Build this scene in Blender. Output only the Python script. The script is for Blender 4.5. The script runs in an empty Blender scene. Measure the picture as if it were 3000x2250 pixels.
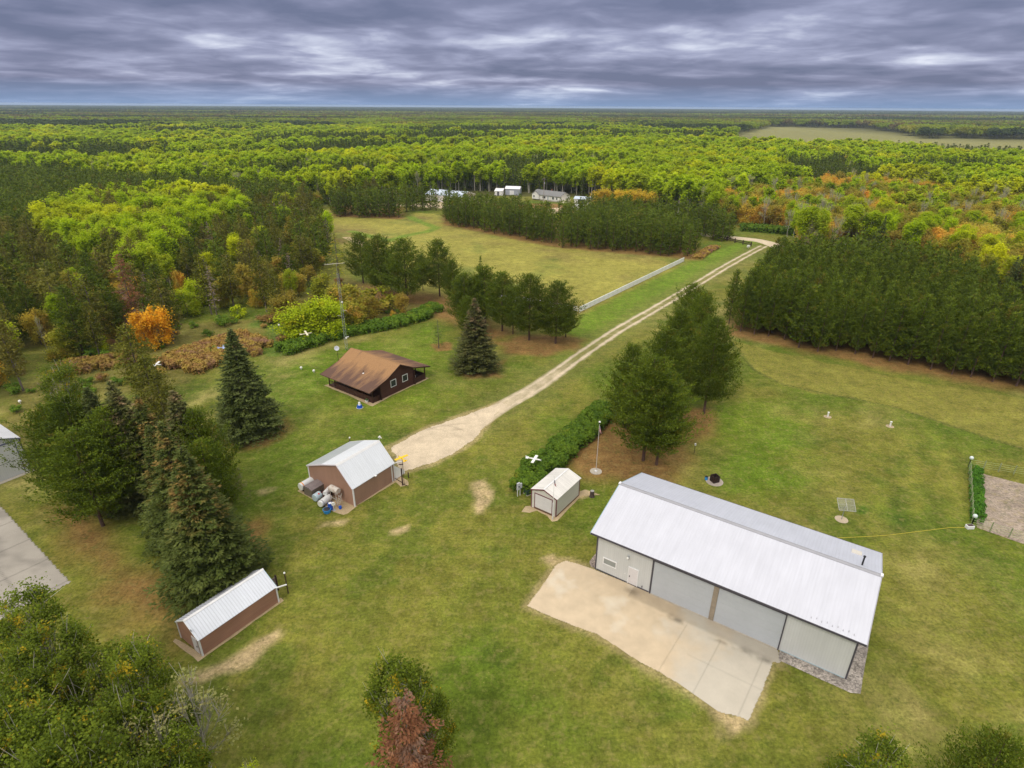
import bpy, bmesh, math, random
import numpy as np
from mathutils import Vector, Matrix
random.seed(7); RNG = np.random.default_rng(7)
SC = bpy.context.scene
COL = SC.collection

# ------------------------------------------------------------------ camera
H = 45.6                       # drone height over the flat ground, metres
F = 1746.4; ROLL = 0.0065; HY = 311.0      # focal length in pixels of the 3000 px wide frame
PITCH = math.atan((1125 - HY) * math.cos(ROLL) / F)
_f = np.array([0, math.cos(PITCH), -math.sin(PITCH)]); _r0 = np.array([1., 0, 0]); _u0 = np.cross(_r0, _f)
_r = _r0 * math.cos(ROLL) + _u0 * math.sin(ROLL); _u = -_r0 * math.sin(ROLL) + _u0 * math.cos(ROLL)
cam = bpy.data.cameras.new("camera"); camo = bpy.data.objects.new("camera", cam); COL.objects.link(camo)
cam.sensor_width = 36.0; cam.lens = 36.0 * F / 3000.0; cam.clip_start = 0.5; cam.clip_end = 60000
M4 = Matrix.Identity(4)
for i in range(3):
    M4[i][0] = _r[i]; M4[i][1] = _u[i]; M4[i][2] = -_f[i]
M4[2][3] = H
camo.matrix_world = M4
SC.camera = camo
SC.render.resolution_x = 1024; SC.render.resolution_y = 768
cy = SC.cycles
cy.max_bounces = 5; cy.diffuse_bounces = 3; cy.glossy_bounces = 2; cy.transmission_bounces = 3; cy.volume_bounces = 0
cy.transparent_max_bounces = 6; cy.use_denoising = True; cy.caustics_reflective = False; cy.caustics_refractive = False
cy.use_adaptive_sampling = True; cy.adaptive_threshold = 0.02
try: cy.denoiser = 'OPENIMAGEDENOISE'
except Exception: pass
SC.view_settings.view_transform = 'Standard'; SC.view_settings.look = 'None'
SC.view_settings.exposure = 0.24; SC.view_settings.gamma = 1.0

# ------------------------------------------------------------------ light: overcast sky and a weak, wide sun
SUN_EL, SUN_AZ = math.radians(48), math.radians(215)      # azimuth clockwise from +Y
world = bpy.data.worlds.new("World"); SC.world = world; world.use_nodes = True
OFF1, OFF2 = 66.3, 8.8
def build_world():
    nt = world.node_tree; N = nt.nodes; L = nt.links
    N.clear()
    out = N.new('ShaderNodeOutputWorld'); bg = N.new('ShaderNodeBackground')
    tc = N.new('ShaderNodeTexCoord'); sep = N.new('ShaderNodeSeparateXYZ'); L.new(tc.outputs['Generated'], sep.inputs[0])
    def math_(op, a, b=None, clamp=False):
        m = N.new('ShaderNodeMath'); m.operation = op; m.use_clamp = clamp
        for i, v in enumerate((a, b)):
            if v is None: continue
            if isinstance(v, (int, float)): m.inputs[i].default_value = v
            else: L.new(v, m.inputs[i])
        return m.outputs[0]
    zc = math_('MAXIMUM', sep.outputs['Z'], 0.0)
    zz = math_('ADD', zc, 0.095)
    px = math_('DIVIDE', sep.outputs['X'], zz); py = math_('DIVIDE', sep.outputs['Y'], zz)
    comb = N.new('ShaderNodeCombineXYZ'); L.new(px, comb.inputs[0]); L.new(py, comb.inputs[1])
    def noise(scale, detail, rough, off, sx=1.0, dist=0.0):
        mp = N.new('ShaderNodeMapping'); mp.inputs['Location'].default_value = (off, off * .7, 3.1)
        mp.inputs['Scale'].default_value = (scale * sx, scale, 1); L.new(comb.outputs[0], mp.inputs[0])
        n = N.new('ShaderNodeTexNoise'); n.inputs['Scale'].default_value = 1.0; n.inputs['Detail'].default_value = detail
        n.inputs['Roughness'].default_value = rough; n.inputs['Distortion'].default_value = dist; L.new(mp.outputs[0], n.inputs['Vector']); return n.outputs['Fac']
    n1 = noise(0.55, 3.0, 0.5, OFF1, 1.05, 0.4); n2 = noise(1.9, 4.0, 0.55, OFF2, 1.0, 0.3)
    s = math_('ADD', math_('MULTIPLY', n1, 0.66), math_('MULTIPLY', n2, 0.34))
    ramp = N.new('ShaderNodeValToRGB'); L.new(s, ramp.inputs[0])
    e = ramp.color_ramp.elements
    e[0].position = 0.41; e[0].color = (0.130, 0.150, 0.245, 1)
    e[1].position = 0.70; e[1].color = (0.74, 0.77, 0.86, 1)
    for p, c in ((0.50, (0.195, 0.212, 0.325, 1)), (0.575, (0.30, 0.32, 0.46, 1)), (0.635, (0.48, 0.51, 0.64, 1))):
        k = e.new(p); k.color = c
    # towards the horizon the deck thins into a band of bluer air
    hz = N.new('ShaderNodeMapRange'); hz.inputs['From Min'].default_value = 0.0; hz.inputs['From Max'].default_value = 0.030
    L.new(zc, hz.inputs['Value'])
    hzi = math_('MULTIPLY', math_('SUBTRACT', 1.0, hz.outputs[0]), 0.75)
    mixh = N.new('ShaderNodeMix'); mixh.data_type = 'RGBA'; L.new(hzi, mixh.inputs[0]); L.new(ramp.outputs[0], mixh.inputs[6]); mixh.inputs[7].default_value = (0.21, 0.32, 0.52, 1)
    # an overcast sky is brighter overhead
    up = N.new('ShaderNodeMapRange'); up.inputs['From Min'].default_value = 0.14; up.inputs['From Max'].default_value = 0.8
    up.inputs['To Min'].default_value = 1.0; up.inputs['To Max'].default_value = 2.3; L.new(zc, up.inputs['Value'])
    whi = N.new('ShaderNodeMapRange'); whi.inputs['From Min'].default_value = 0.14; whi.inputs['From Max'].default_value = 0.6; L.new(zc, whi.inputs['Value'])
    mixw = N.new('ShaderNodeMix'); mixw.data_type = 'RGBA'; L.new(whi.outputs[0], mixw.inputs[0]); L.new(mixh.outputs[2], mixw.inputs[6]); mixw.inputs[7].default_value = (0.55, 0.53, 0.50, 1)
    sc = N.new('ShaderNodeVectorMath'); sc.operation = 'SCALE'; L.new(mixw.outputs[2], sc.inputs[0]); L.new(up.outputs[0], sc.inputs['Scale'])
    sky = N.new('ShaderNodeTexSky'); sky.sky_type = 'NISHITA'; sky.sun_disc = False; sky.sun_elevation = SUN_EL; sky.sun_rotation = SUN_AZ
    sk = N.new('ShaderNodeVectorMath'); sk.operation = 'SCALE'; L.new(sky.outputs[0], sk.inputs[0]); sk.inputs['Scale'].default_value = 0.004
    ad = N.new('ShaderNodeVectorMath'); ad.operation = 'ADD'; L.new(sc.outputs[0], ad.inputs[0]); L.new(sk.outputs[0], ad.inputs[1])
    L.new(ad.outputs[0], bg.inputs['Color']); bg.inputs['Strength'].default_value = 1.0
    L.new(bg.outputs[0], out.inputs['Surface'])
build_world()
sun = bpy.data.lights.new("sun", 'SUN'); sun.energy = 1.5; sun.angle = math.radians(17); sun.color = (1.0, 0.93, 0.80)
suno = bpy.data.objects.new("sun", sun); COL.objects.link(suno)
sd = Vector((math.sin(SUN_AZ) * math.cos(SUN_EL), math.cos(SUN_AZ) * math.cos(SUN_EL), math.sin(SUN_EL)))
suno.rotation_euler = sd.to_track_quat('Z', 'Y').to_euler()

# ------------------------------------------------------------------ placing things: photo pixel -> point of the ground (or of a level z)
def G(x, y, z=0.0):
    d = _r * (x - 1500) / F + _u * (1125 - y) / F + _f
    t = (z - H) / d[2]
    return np.array([d[0] * t, d[1] * t, z])
K = 3000 / 2212.0
def D(x, y, z=0.0): return G(x * K, y * K, z)
def Dp(pts, z=0.0): return [tuple(D(x, y, z)[:2]) for x, y in pts]
def project(P):
    v = np.array(P, float) - (0, 0, H); w = v @ _f
    return 1500 + F * (v @ _r) / w, 1125 - F * (v @ _u) / w

# ------------------------------------------------------------------ helpers
def link(o, parent=None):
    COL.objects.link(o)
    if parent is not None: o.parent = parent
    return o
def tag(o, label=None, cat=None, group=None, kind=None):
    if label: o['label'] = label
    if cat: o['category'] = cat
    if group: o['group'] = group
    if kind: o['kind'] = kind
    return o
def thing(name, label, cat, loc=(0, 0, 0), rz=0.0, group=None):
    o = bpy.data.objects.new(name, None); o.empty_display_size = 0.3
    COL.objects.link(o); o.location = loc; o.rotation_euler = (0, 0, rz)
    return tag(o, label, cat, group)
def mesh_np(name, V, Fq, n=4):
    """V (N,3), Fq (M,n) -> mesh, built fast"""
    V = np.asarray(V, np.float32); Fq = np.asarray(Fq, np.int32)
    me = bpy.data.meshes.new(name)
    me.vertices.add(len(V)); me.vertices.foreach_set('co', V.ravel())
    me.loops.add(Fq.size); me.loops.foreach_set('vertex_index', Fq.ravel())
    me.polygons.add(len(Fq)); me.polygons.foreach_set('loop_start', np.arange(0, Fq.size, n, dtype=np.int32))
    me.polygons.foreach_set('loop_total', np.full(len(Fq), n, np.int32))
    me.update(calc_edges=True)
    return me
class MB:
    """collects shapes and links them as ONE mesh object"""
    def __init__(s): s.v = []; s.f = []
    def add(s, vs, fs):
        b = len(s.v); s.v += [tuple(map(float, v)) for v in vs]; s.f += [tuple(b + i for i in f) for f in fs]; return s
    def box(s, x0, x1, y0, y1, z0, z1):
        return s.add([(x0, y0, z0), (x1, y0, z0), (x1, y1, z0), (x0, y1, z0), (x0, y0, z1), (x1, y0, z1), (x1, y1, z1), (x0, y1, z1)],
                     [(0, 3, 2, 1), (4, 5, 6, 7), (0, 1, 5, 4), (1, 2, 6, 5), (2, 3, 7, 6), (3, 0, 4, 7)])
    def hexa(s, bot, top):
        n = len(bot)
        return s.add(list(bot) + list(top), [tuple(range(n))[::-1], tuple(range(n, 2 * n))] + [(i, (i + 1) % n, n + (i + 1) % n, n + i) for i in range(n)])
    def bar(s, a, b, w=0.05, h=None):
        a = Vector(a); b = Vector(b); h = h or w; d = (b - a).normalized()
        up = Vector((0, 0, 1)) if abs(d.z) < 0.95 else Vector((1, 0, 0))
        x = d.cross(up).normalized() * (w / 2); y = x.cross(d).normalized() * (h / 2)
        q = lambda c: [c - x - y, c + x - y, c + x + y, c - x + y]
        return s.hexa(q(a), q(b))
    def tube(s, pts, rad, n=8, cap=True):
        pts = [Vector(p) for p in pts]
        if not hasattr(rad, '__len__'): rad = [rad] * len(pts)
        b = len(s.v); vs = []; fs = []
        for i, p in enumerate(pts):
            d = (pts[min(i + 1, len(pts) - 1)] - pts[max(i - 1, 0)]).normalized()
            up = Vector((0, 0, 1)) if abs(d.z) < 0.9 else Vector((1, 0, 0))
            x = d.cross(up).normalized(); y = d.cross(x).normalized()
            for k in range(n):
                a = 2 * math.pi * k / n; vs.append(p + x * math.cos(a) * rad[i] + y * math.sin(a) * rad[i])
        for i in range(len(pts) - 1):
            for k in range(n):
                fs.append((i * n + k, i * n + (k + 1) % n, (i + 1) * n + (k + 1) % n, (i + 1) * n + k))
        if cap: fs += [tuple(range(n))[::-1], tuple(range((len(pts) - 1) * n, len(pts) * n))]
        return s.add(vs, fs)
    def ball(s, c, r, n=10, m=7, sz=1.0):
        vs = []; fs = []
        for j in range(m + 1):
            t = math.pi * j / m
            for k in range(n):
                a = 2 * math.pi * k / n
                vs.append((c[0] + r * math.sin(t) * math.cos(a), c[1] + r * math.sin(t) * math.sin(a), c[2] + r * sz * math.cos(t)))
        for j in range(m):
            for k in range(n): fs.append((j * n + k, (j + 1) * n + k, (j + 1) * n + (k + 1) % n, j * n + (k + 1) % n))
        return s.add(vs, fs)
    def disc(s, c, r, h, n=20, r2=None):
        r2 = r if r2 is None else r2
        p = lambda rr, z: [(c[0] + rr * math.cos(2 * math.pi * k / n), c[1] + rr * math.sin(2 * math.pi * k / n), z) for k in range(n)]
        return s.hexa(p(r, c[2]), p(r2, c[2] + h))
    def build(s, name, m, parent=None, smooth=False, bevel=0.0):
        me = bpy.data.meshes.new(name); me.from_pydata(s.v, [], s.f); me.materials.append(m)
        if smooth: me.polygons.foreach_set('use_smooth', [True] * len(me.polygons))
        me.update()
        o = bpy.data.objects.new(name, me); link(o, parent)
        if bevel:
            b = o.modifiers.new('bevel', 'BEVEL'); b.width = bevel; b.segments = 1; b.limit_method = 'ANGLE'
        return o

# ------------------------------------------------------------------ noise in numpy (for ground cover and for where trees stand)
def vnoise(x, y, scale, seed=0, octaves=3):
    out = 0; amp = 1; tot = 0
    for o in range(octaves):
        xs = np.asarray(x, float) / scale + 37.7 * o + seed * 13.1; ys = np.asarray(y, float) / scale + 91.3 * o + seed * 7.7
        xi = np.floor(xs); yi = np.floor(ys); fx = xs - xi; fy = ys - yi
        fx = fx * fx * (3 - 2 * fx); fy = fy * fy * (3 - 2 * fy)
        def h(a, b):
            v = np.sin(a * 127.1 + b * 311.7 + seed * 17.3) * 43758.5453; return v - np.floor(v)
        v = (h(xi, yi) * (1 - fx) + h(xi + 1, yi) * fx) * (1 - fy) + (h(xi, yi + 1) * (1 - fx) + h(xi + 1, yi + 1) * fx) * fy
        out = out + v * amp; tot += amp; amp *= 0.5; scale = scale / 2.1
    return out / tot
def inside(poly, x, y):
    x = np.asarray(x, float); y = np.asarray(y, float); c = np.zeros(x.shape, bool); n = len(poly)
    for i in range(n):
        x1, y1 = poly[i]; x2, y2 = poly[(i + 1) % n]
        if y1 == y2: continue
        c ^= ((y1 > y) != (y2 > y)) & (x < (x2 - x1) * (y - y1) / (y2 - y1) + x1)
    return c
def sdist(poly, x, y, closed=True):
    d = np.full(np.shape(x), 1e9); n = len(poly)
    for i in range(n if closed else n - 1):
        x1, y1 = poly[i]; x2, y2 = poly[(i + 1) % n]; dx, dy = x2 - x1, y2 - y1
        t = np.clip(((x - x1) * dx + (y - y1) * dy) / (dx * dx + dy * dy + 1e-9), 0, 1)
        d = np.minimum(d, np.hypot(x - x1 - t * dx, y - y1 - t * dy))
    return np.where(inside(poly, x, y), d, -d) if closed else d
def mask(poly, x, y, soft=1.0, jit=1.0, seed=3):
    m = np.zeros(np.shape(x))
    P = np.array(poly); lo = P.min(0) - soft * 2 - jit * 2; hi = P.max(0) + soft * 2 + jit * 2
    k = (x > lo[0]) & (x < hi[0]) & (y > lo[1]) & (y < hi[1])
    if k.any():
        d = sdist(poly, x[k], y[k]) + (vnoise(x[k], y[k], 4.0, seed, 3) - 0.5) * 2 * jit
        t = np.clip(d / soft + 0.5, 0, 1); m[k] = t * t * (3 - 2 * t)
    return m
def mask_line(pts, x, y, w, soft=0.5, jit=0.3, seed=5):
    m = np.zeros(np.shape(x)); P = np.array(pts); lo = P.min(0) - w - 3; hi = P.max(0) + w + 3
    k = (x > lo[0]) & (x < hi[0]) & (y > lo[1]) & (y < hi[1])
    if k.any():
        d = w / 2 - sdist(pts, x[k], y[k], False) + (vnoise(x[k], y[k], 2.0, seed, 2) - 0.5) * 2 * jit
        t = np.clip(d / soft + 0.5, 0, 1); m[k] = t * t * (3 - 2 * t)
    return m

# ------------------------------------------------------------------ materials
def new_mat(name):
    m = bpy.data.materials.new(name); m.use_nodes = True; nt = m.node_tree
    return m, nt, nt.nodes, nt.links, nt.nodes['Principled BSDF']
def mapping(N, L, scale=(1, 1, 1), coord='Object'):
    tc = N.new('ShaderNodeTexCoord'); mp = N.new('ShaderNodeMapping'); mp.inputs['Scale'].default_value = scale
    L.new(tc.outputs[coord], mp.inputs[0]); return mp.outputs[0]
def noise_node(N, L, vec, scale, detail=4, rough=0.55):
    n = N.new('ShaderNodeTexNoise'); n.inputs['Scale'].default_value = scale; n.inputs['Detail'].default_value = detail
    n.inputs['Roughness'].default_value = rough; L.new(vec, n.inputs['Vector']); return n.outputs['Fac']
def mixc(N, L, fac, a, b, mode='MIX'):
    m = N.new('ShaderNodeMix'); m.data_type = 'RGBA'; m.blend_type = mode
    for i, v in ((0, fac), (6, a), (7, b)):
        if hasattr(v, 'default_value') or hasattr(v, 'links'): L.new(v, m.inputs[i])
        elif isinstance(v, (int, float)): m.inputs[i].default_value = v
        else: m.inputs[i].default_value = tuple(v) + ((1,) if len(v) == 3 else ())
    return m.outputs[2]
def rng(N, L, v, a, b, c=0.0, d=1.0):
    m = N.new('ShaderNodeMapRange'); m.inputs['From Min'].default_value = a; m.inputs['From Max'].default_value = b
    m.inputs['To Min'].default_value = c; m.inputs['To Max'].default_value = d; L.new(v, m.inputs['Value']); return m.outputs[0]
def bump(N, L, h, strength, dist, p):
    b = N.new('ShaderNodeBump'); b.inputs['Strength'].default_value = strength; b.inputs['Distance'].default_value = dist
    L.new(h, b.inputs['Height']); L.new(b.outputs[0], p.inputs['Normal'])
def plain(name, c, rough=0.6, var=0.12, scale=1.5, metal=0.0, spec=0.3, dirt=None):
    """painted or weathered surface: the colour with soft blotches and fine grain"""
    m, nt, N, L, p = new_mat(name); vec = mapping(N, L)
    n = noise_node(N, L, vec, scale, 5, 0.6); n2 = noise_node(N, L, vec, scale * 9, 3, 0.6)
    f = rng(N, L, n, 0.3, 0.7, 1 - var, 1 + var * 0.6); f2 = rng(N, L, n2, 0.3, 0.7, 1 - var * 0.5, 1 + var * 0.4)
    mm = N.new('ShaderNodeMath'); mm.operation = 'MULTIPLY'; L.new(f, mm.inputs[0]); L.new(f2, mm.inputs[1])
    s = N.new('ShaderNodeVectorMath'); s.operation = 'SCALE'; s.inputs[0].default_value = c[:3]; L.new(mm.outputs[0], s.inputs['Scale'])
    col = s.outputs[0]
    if dirt: col = mixc(N, L, rng(N, L, n, 0.5, 0.66, 0, 1), col, dirt)
    L.new(col, p.inputs['Base Color']); p.inputs['Roughness'].default_value = rough; p.inputs['Metallic'].default_value = metal
    p.inputs['Specular IOR Level'].default_value = spec
    return m
def ribbed(name, c, axis=0, pitch=0.3, rough=0.45, var=0.06, rib=0.35, contrast=0.08, streak=0.05):
    """corrugated sheet: narrow ribs every `pitch` metres along one local axis, streaks down the sheets"""
    m, nt, N, L, p = new_mat(name)
    tc = N.new('ShaderNodeTexCoord'); sep = N.new('ShaderNodeSeparateXYZ'); L.new(tc.outputs['Object'], sep.inputs[0])
    if isinstance(axis, int): a = sep.outputs[axis]
    else:
        ad = N.new('ShaderNodeMath'); ad.operation = 'ADD'; L.new(sep.outputs[0], ad.inputs[0]); L.new(sep.outputs[1], ad.inputs[1]); a = ad.outputs[0]
    d = N.new('ShaderNodeMath'); d.operation = 'DIVIDE'; L.new(a, d.inputs[0]); d.inputs[1].default_value = pitch
    fr = N.new('ShaderNodeMath'); fr.operation = 'FRACT'; L.new(d.outputs[0], fr.inputs[0])
    ping = N.new('ShaderNodeMath'); ping.operation = 'PINGPONG'; L.new(d.outputs[0], ping.inputs[0]); ping.inputs[1].default_value = 0.5
    h = rng(N, L, ping.outputs[0], 0.32, 0.46)
    mp = N.new('ShaderNodeMapping'); sc = [0.25, 0.25, 0.25]
    if isinstance(axis, int): sc[axis] = 3.2
    else: sc = [2.0, 2.0, .2]
    mp.inputs['Scale'].default_value = sc; L.new(tc.outputs['Object'], mp.inputs[0])
    st = noise_node(N, L, mp.outputs[0], 1.0, 4, 0.6); bl = noise_node(N, L, tc.outputs['Object'], 0.35, 4, 0.55)
    f = rng(N, L, st, 0.3, 0.7, 1 - streak, 1 + streak); g = rng(N, L, bl, 0.3, 0.7, 1 - var, 1 + var); k = rng(N, L, h, 0, 1, 1.0, 1 - contrast)
    m1 = N.new('ShaderNodeMath'); m1.operation = 'MULTIPLY'; L.new(f, m1.inputs[0]); L.new(g, m1.inputs[1])
    m2 = N.new('ShaderNodeMath'); m2.operation = 'MULTIPLY'; L.new(m1.outputs[0], m2.inputs[0]); L.new(k, m2.inputs[1])
    s = N.new('ShaderNodeVectorMath'); s.operation = 'SCALE'; s.inputs[0].default_value = c; L.new(m2.outputs[0], s.inputs['Scale'])
    L.new(s.outputs[0], p.inputs['Base Color']); p.inputs['Roughness'].default_value = rough; p.inputs['Specular IOR Level'].default_value = 0.35
    bump(N, L, h, rib, 0.03, p)
    return m
def ground_mat(name, fine=0.29, bmp=0.5, rough=0.95):
    """ground cover: the cover's own colour per vertex, broken up by blades, tufts and crumbs"""
    m, nt, N, L, p = new_mat(name)
    at = N.new('ShaderNodeAttribute'); at.attribute_name = 'cover'
    geo = N.new('ShaderNodeNewGeometry'); pos = geo.outputs['Position']
    a = noise_node(N, L, pos, 0.5, 6, 0.68); b = noise_node(N, L, pos, 3.2, 5, 0.7); c = noise_node(N, L, pos, 0.09, 5, 0.6)
    dn = noise_node(N, L, pos, 14.0, 3, 0.7)
    mp = N.new('ShaderNodeMapping'); mp.inputs['Rotation'].default_value = (0, 0, -0.72); mp.inputs['Scale'].default_value = (0.16, 1.7, 1); L.new(pos, mp.inputs[0])
    mow = noise_node(N, L, mp.outputs[0], 1.0, 4, 0.6)
    fs = [rng(N, L, mow, 0.3, 0.7, 0.90, 1.10), rng(N, L, a, 0.3, 0.7, 1 - fine, 1 + fine), rng(N, L, b, 0.30, 0.70, 1 - fine * 1.5, 1 + fine * 1.4), rng(N, L, c, 0.3, 0.7, 0.86, 1.12), rng(N, L, dn, 0.3, 0.7, 1 - fine * 0.6, 1 + fine * 0.6)]
    o = fs[0]
    for q in fs[1:]:
        mm = N.new('ShaderNodeMath'); mm.operation = 'MULTIPLY'; L.new(o, mm.inputs[0]); L.new(q, mm.inputs[1]); o = mm.outputs[0]
    s = N.new('ShaderNodeVectorMath'); s.operation = 'SCALE'; L.new(at.outputs['Color'], s.inputs[0]); L.new(o, s.inputs['Scale'])
    # dry straw between greener blades
    hue = mixc(N, L, rng(N, L, noise_node(N, L, pos, 1.1, 6, 0.72), 0.50, 0.66, 0, 0.42), s.outputs[0], (0.30, 0.245, 0.09), 'MIX')
    hue = mixc(N, L, rng(N, L, noise_node(N, L, pos, 0.8, 5, 0.7), 0.47, 0.34, 0, 0.38), hue, (0.065, 0.10, 0.012))
    # fallen leaves and clover flecks
    vo = N.new('ShaderNodeTexVoronoi'); vo.inputs['Scale'].default_value = 1.5; L.new(pos, vo.inputs['Vector'])
    hue = mixc(N, L, rng(N, L, vo.outputs['Distance'], 0.075, 0.045, 0, 0.55), hue, (0.42, 0.36, 0.13))
    L.new(hue, p.inputs['Base Color']); p.inputs['Roughness'].default_value = rough; p.inputs['Specular IOR Level'].default_value = 0.1
    bump(N, L, b, bmp, 0.12, p)
    return m
def gravel_mat(name, stone=12.0, fine=0.12):
    m, nt, N, L, p = new_mat(name)
    at = N.new('ShaderNodeAttribute'); at.attribute_name = 'cover'
    geo = N.new('ShaderNodeNewGeometry'); pos = geo.outputs['Position']
    a = noise_node(N, L, pos, 0.6, 5, 0.6); v = N.new('ShaderNodeTexVoronoi'); v.inputs['Scale'].default_value = stone; L.new(pos, v.inputs['Vector'])
    f = rng(N, L, a, 0.3, 0.7, 1 - fine, 1 + fine); sp = N.new('ShaderNodeSeparateColor'); L.new(v.outputs['Color'], sp.inputs[0])
    g = rng(N, L, sp.outputs[0], 0, 1, 1 - fine * 1.2, 1 + fine * 1.2)
    mm = N.new('ShaderNodeMath'); mm.operation = 'MULTIPLY'; L.new(f, mm.inputs[0]); L.new(g, mm.inputs[1])
    s = N.new('ShaderNodeVectorMath'); s.operation = 'SCALE'; L.new(at.outputs['Color'], s.inputs[0]); L.new(mm.outputs[0], s.inputs['Scale'])
    L.new(s.outputs[0], p.inputs['Base Color']); p.inputs['Roughness'].default_value = 0.95; p.inputs['Specular IOR Level'].default_value = 0.1
    bump(N, L, v.outputs['Distance'], 0.3, 0.05, p)
    return m

# ------------------------------------------------------------------ where things are on the ground (traced outlines)
DRIVE = Dp([(1030, 915), (1080, 880), (1150, 842), (1200, 807), (1250, 770), (1330, 716), (1420, 664), (1500, 617), (1560, 580), (1610, 552), (1650, 531)])
PAD = Dp([(838, 968), (870, 951), (930, 921), (1000, 898), (1035, 885), (1085, 868), (1097, 877), (1073, 893), (1045, 925), (1022, 952), (980, 980), (940, 1000), (900, 1012), (872, 1022), (858, 1010), (852, 985)])
ROAD = [tuple(p) for p in np.array([G(2290, 727)[:2], G(2236, 706)[:2], G(2194, 701)[:2], G(2100, 692)[:2], G(2036, 684)[:2], G(1830, 660)[:2], G(1625, 641)[:2], G(1450, 622)[:2], G(1290, 607)[:2], G(1200, 602)[:2], G(1050, 598)[:2]])]
BARN_O = np.array([9.244, 50.297]); BARN_A = -0.5897
def loc2w(o, a, pts): return [(o[0] + u * math.cos(a) - v * math.sin(a), o[1] + u * math.sin(a) + v * math.cos(a)) for u, v in pts]
APRON = Dp([(1136, 1310), (1172, 1262), (1200, 1220), (1222, 1210), (1275, 1226), (1290, 1232), (1400, 1277), (1560, 1348), (1683, 1403), (1688, 1436), (1671, 1430), (1650, 1490), (1618, 1560), (1600, 1552), (1548, 1538), (1470, 1480), (1380, 1430), (1290, 1372), (1200, 1338)])
APRON_LEFT = [(-46.06, 47.83), (-64.18, 61.31), (-69.0, 65.0), (-80.5, 47.5), (-59.4, 27.6)]
FAR_FIELD = Dp([(672, 452), (760, 470), (868, 474), (900, 460), (945, 462), (962, 488), (1100, 515), (1190, 532), (1350, 545), (1505, 560), (1478, 572), (1252, 682), (1100, 715), (1000, 690), (900, 640), (760, 560), (700, 500)])
STRIP = Dp([(1250, 684), (1480, 570), (1520, 552), (1585, 528), (1600, 514), (1650, 524), (1600, 556), (1420, 662), (1230, 790), (1180, 780), (1215, 740)])
LITTER = [(Dp([(1575, 722), (1700, 752), (1850, 783), (2000, 812), (2130, 832), (2260, 856), (2300, 700), (2212, 560), (1700, 540), (1600, 640)]), 3.0),
          (Dp([(1215, 980), (1290, 905), (1380, 900), (1460, 880), (1540, 872), (1555, 905), (1500, 960), (1460, 1010), (1440, 1040), (1380, 1050), (1290, 1040), (1240, 1010)]), 3.0),
          (Dp([(1060, 740), (1130, 722), (1230, 722), (1262, 735), (1235, 760), (1180, 770), (1100, 762)]), 2.5),
          (Dp([(760, 610), (960, 640), (1060, 700), (1110, 722), (1060, 745), (980, 700), (900, 668), (780, 650)]), 4),
          (Dp([(100, 1100), (180, 1085), (240, 1160), (400, 1330), (430, 1370), (370, 1400), (240, 1290), (160, 1180)]), 4),
          (Dp([(465, 925), (560, 935), (625, 900), (600, 950), (540, 970), (470, 950)]), 2.5),
          (Dp([(975, 790), (1040, 802), (1090, 780), (1075, 812), (1010, 815)]), 1.5),
          (Dp([(925, 742), (965, 742), (975, 755), (940, 762)]), 0.8),
          (Dp([(960, 486), (1100, 515), (1200, 535), (1510, 562), (1500, 490), (1200, 440), (960, 440)]), 3.0),
          (Dp([(720, 468), (870, 474), (870, 440), (720, 440)]), 3.0),
          (Dp([(500, 1160), (560, 1120), (540, 1300), (500, 1290)]), 2.0)]
SAND = [Dp([(392, 1474), (425, 1448), (475, 1428), (515, 1405), (560, 1375), (610, 1350), (612, 1372), (570, 1410), (545, 1444), (485, 1464), (430, 1484)]),
        Dp([(1548, 1535), (1603, 1550), (1598, 1580), (1580, 1592), (1560, 1600), (1545, 1585)]),
        Dp([(1010, 1045), (1045, 1035), (1062, 1060), (1060, 1080), (1035, 1105), (1030, 1075)]),
        Dp([(1170, 1205), (1195, 1200), (1220, 1215), (1190, 1230)]),
        Dp([(1225, 1072), (1240, 1062), (1285, 1060), (1292, 1072), (1260, 1080)]),
        Dp([(560, 1060), (590, 1052), (600, 1058), (570, 1070)]), Dp([(700, 1125), (760, 1120), (745, 1135), (690, 1140)]),
        Dp([(840, 1145), (890, 1130), (880, 1148), (850, 1155)])]
DRY = [Dp([(1575, 735), (1700, 765), (1850, 797), (2000, 828), (2260, 870), (2260, 985), (2100, 935), (1935, 880), (1850, 862), (1760, 850), (1690, 832), (1630, 800)])]
LUSH = [Dp([(640, 790), (700, 760), (830, 735), (935, 700), (960, 790), (935, 870), (850, 900), (700, 880), (600, 850)]),
        Dp([(1560, 860), (1700, 870), (1760, 1000), (1640, 1090), (1560, 1040)])]
PASTURE = [tuple(G(x, y, z)[:2]) for x, y, z in [(2151, 400, 0), (2246, 371, 0), (2548, 377, 0), (2640, 392, 0), (2707, 407, 0), (3000, 408, 0), (3300, 410, 0), (3300, 440, 14), (3000, 432, 14), (2653, 416, 14), (2400, 412, 14), (2151, 404, 14)]]
YARD_BRUSH = Dp([(0, 860), (120, 800), (200, 760), (350, 700), (560, 690), (640, 640), (760, 590), (800, 640), (935, 662), (900, 690), (730, 712), (640, 745), (605, 765), (570, 745), (590, 700), (560, 750), (480, 775), (395, 825), (250, 860), (60, 960), (0, 980)])
BED = [(64.5, 69.9), (56.0, 57.8), (68.5, 47.0), (80, 60.5), (68.9, 66.9)]

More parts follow.
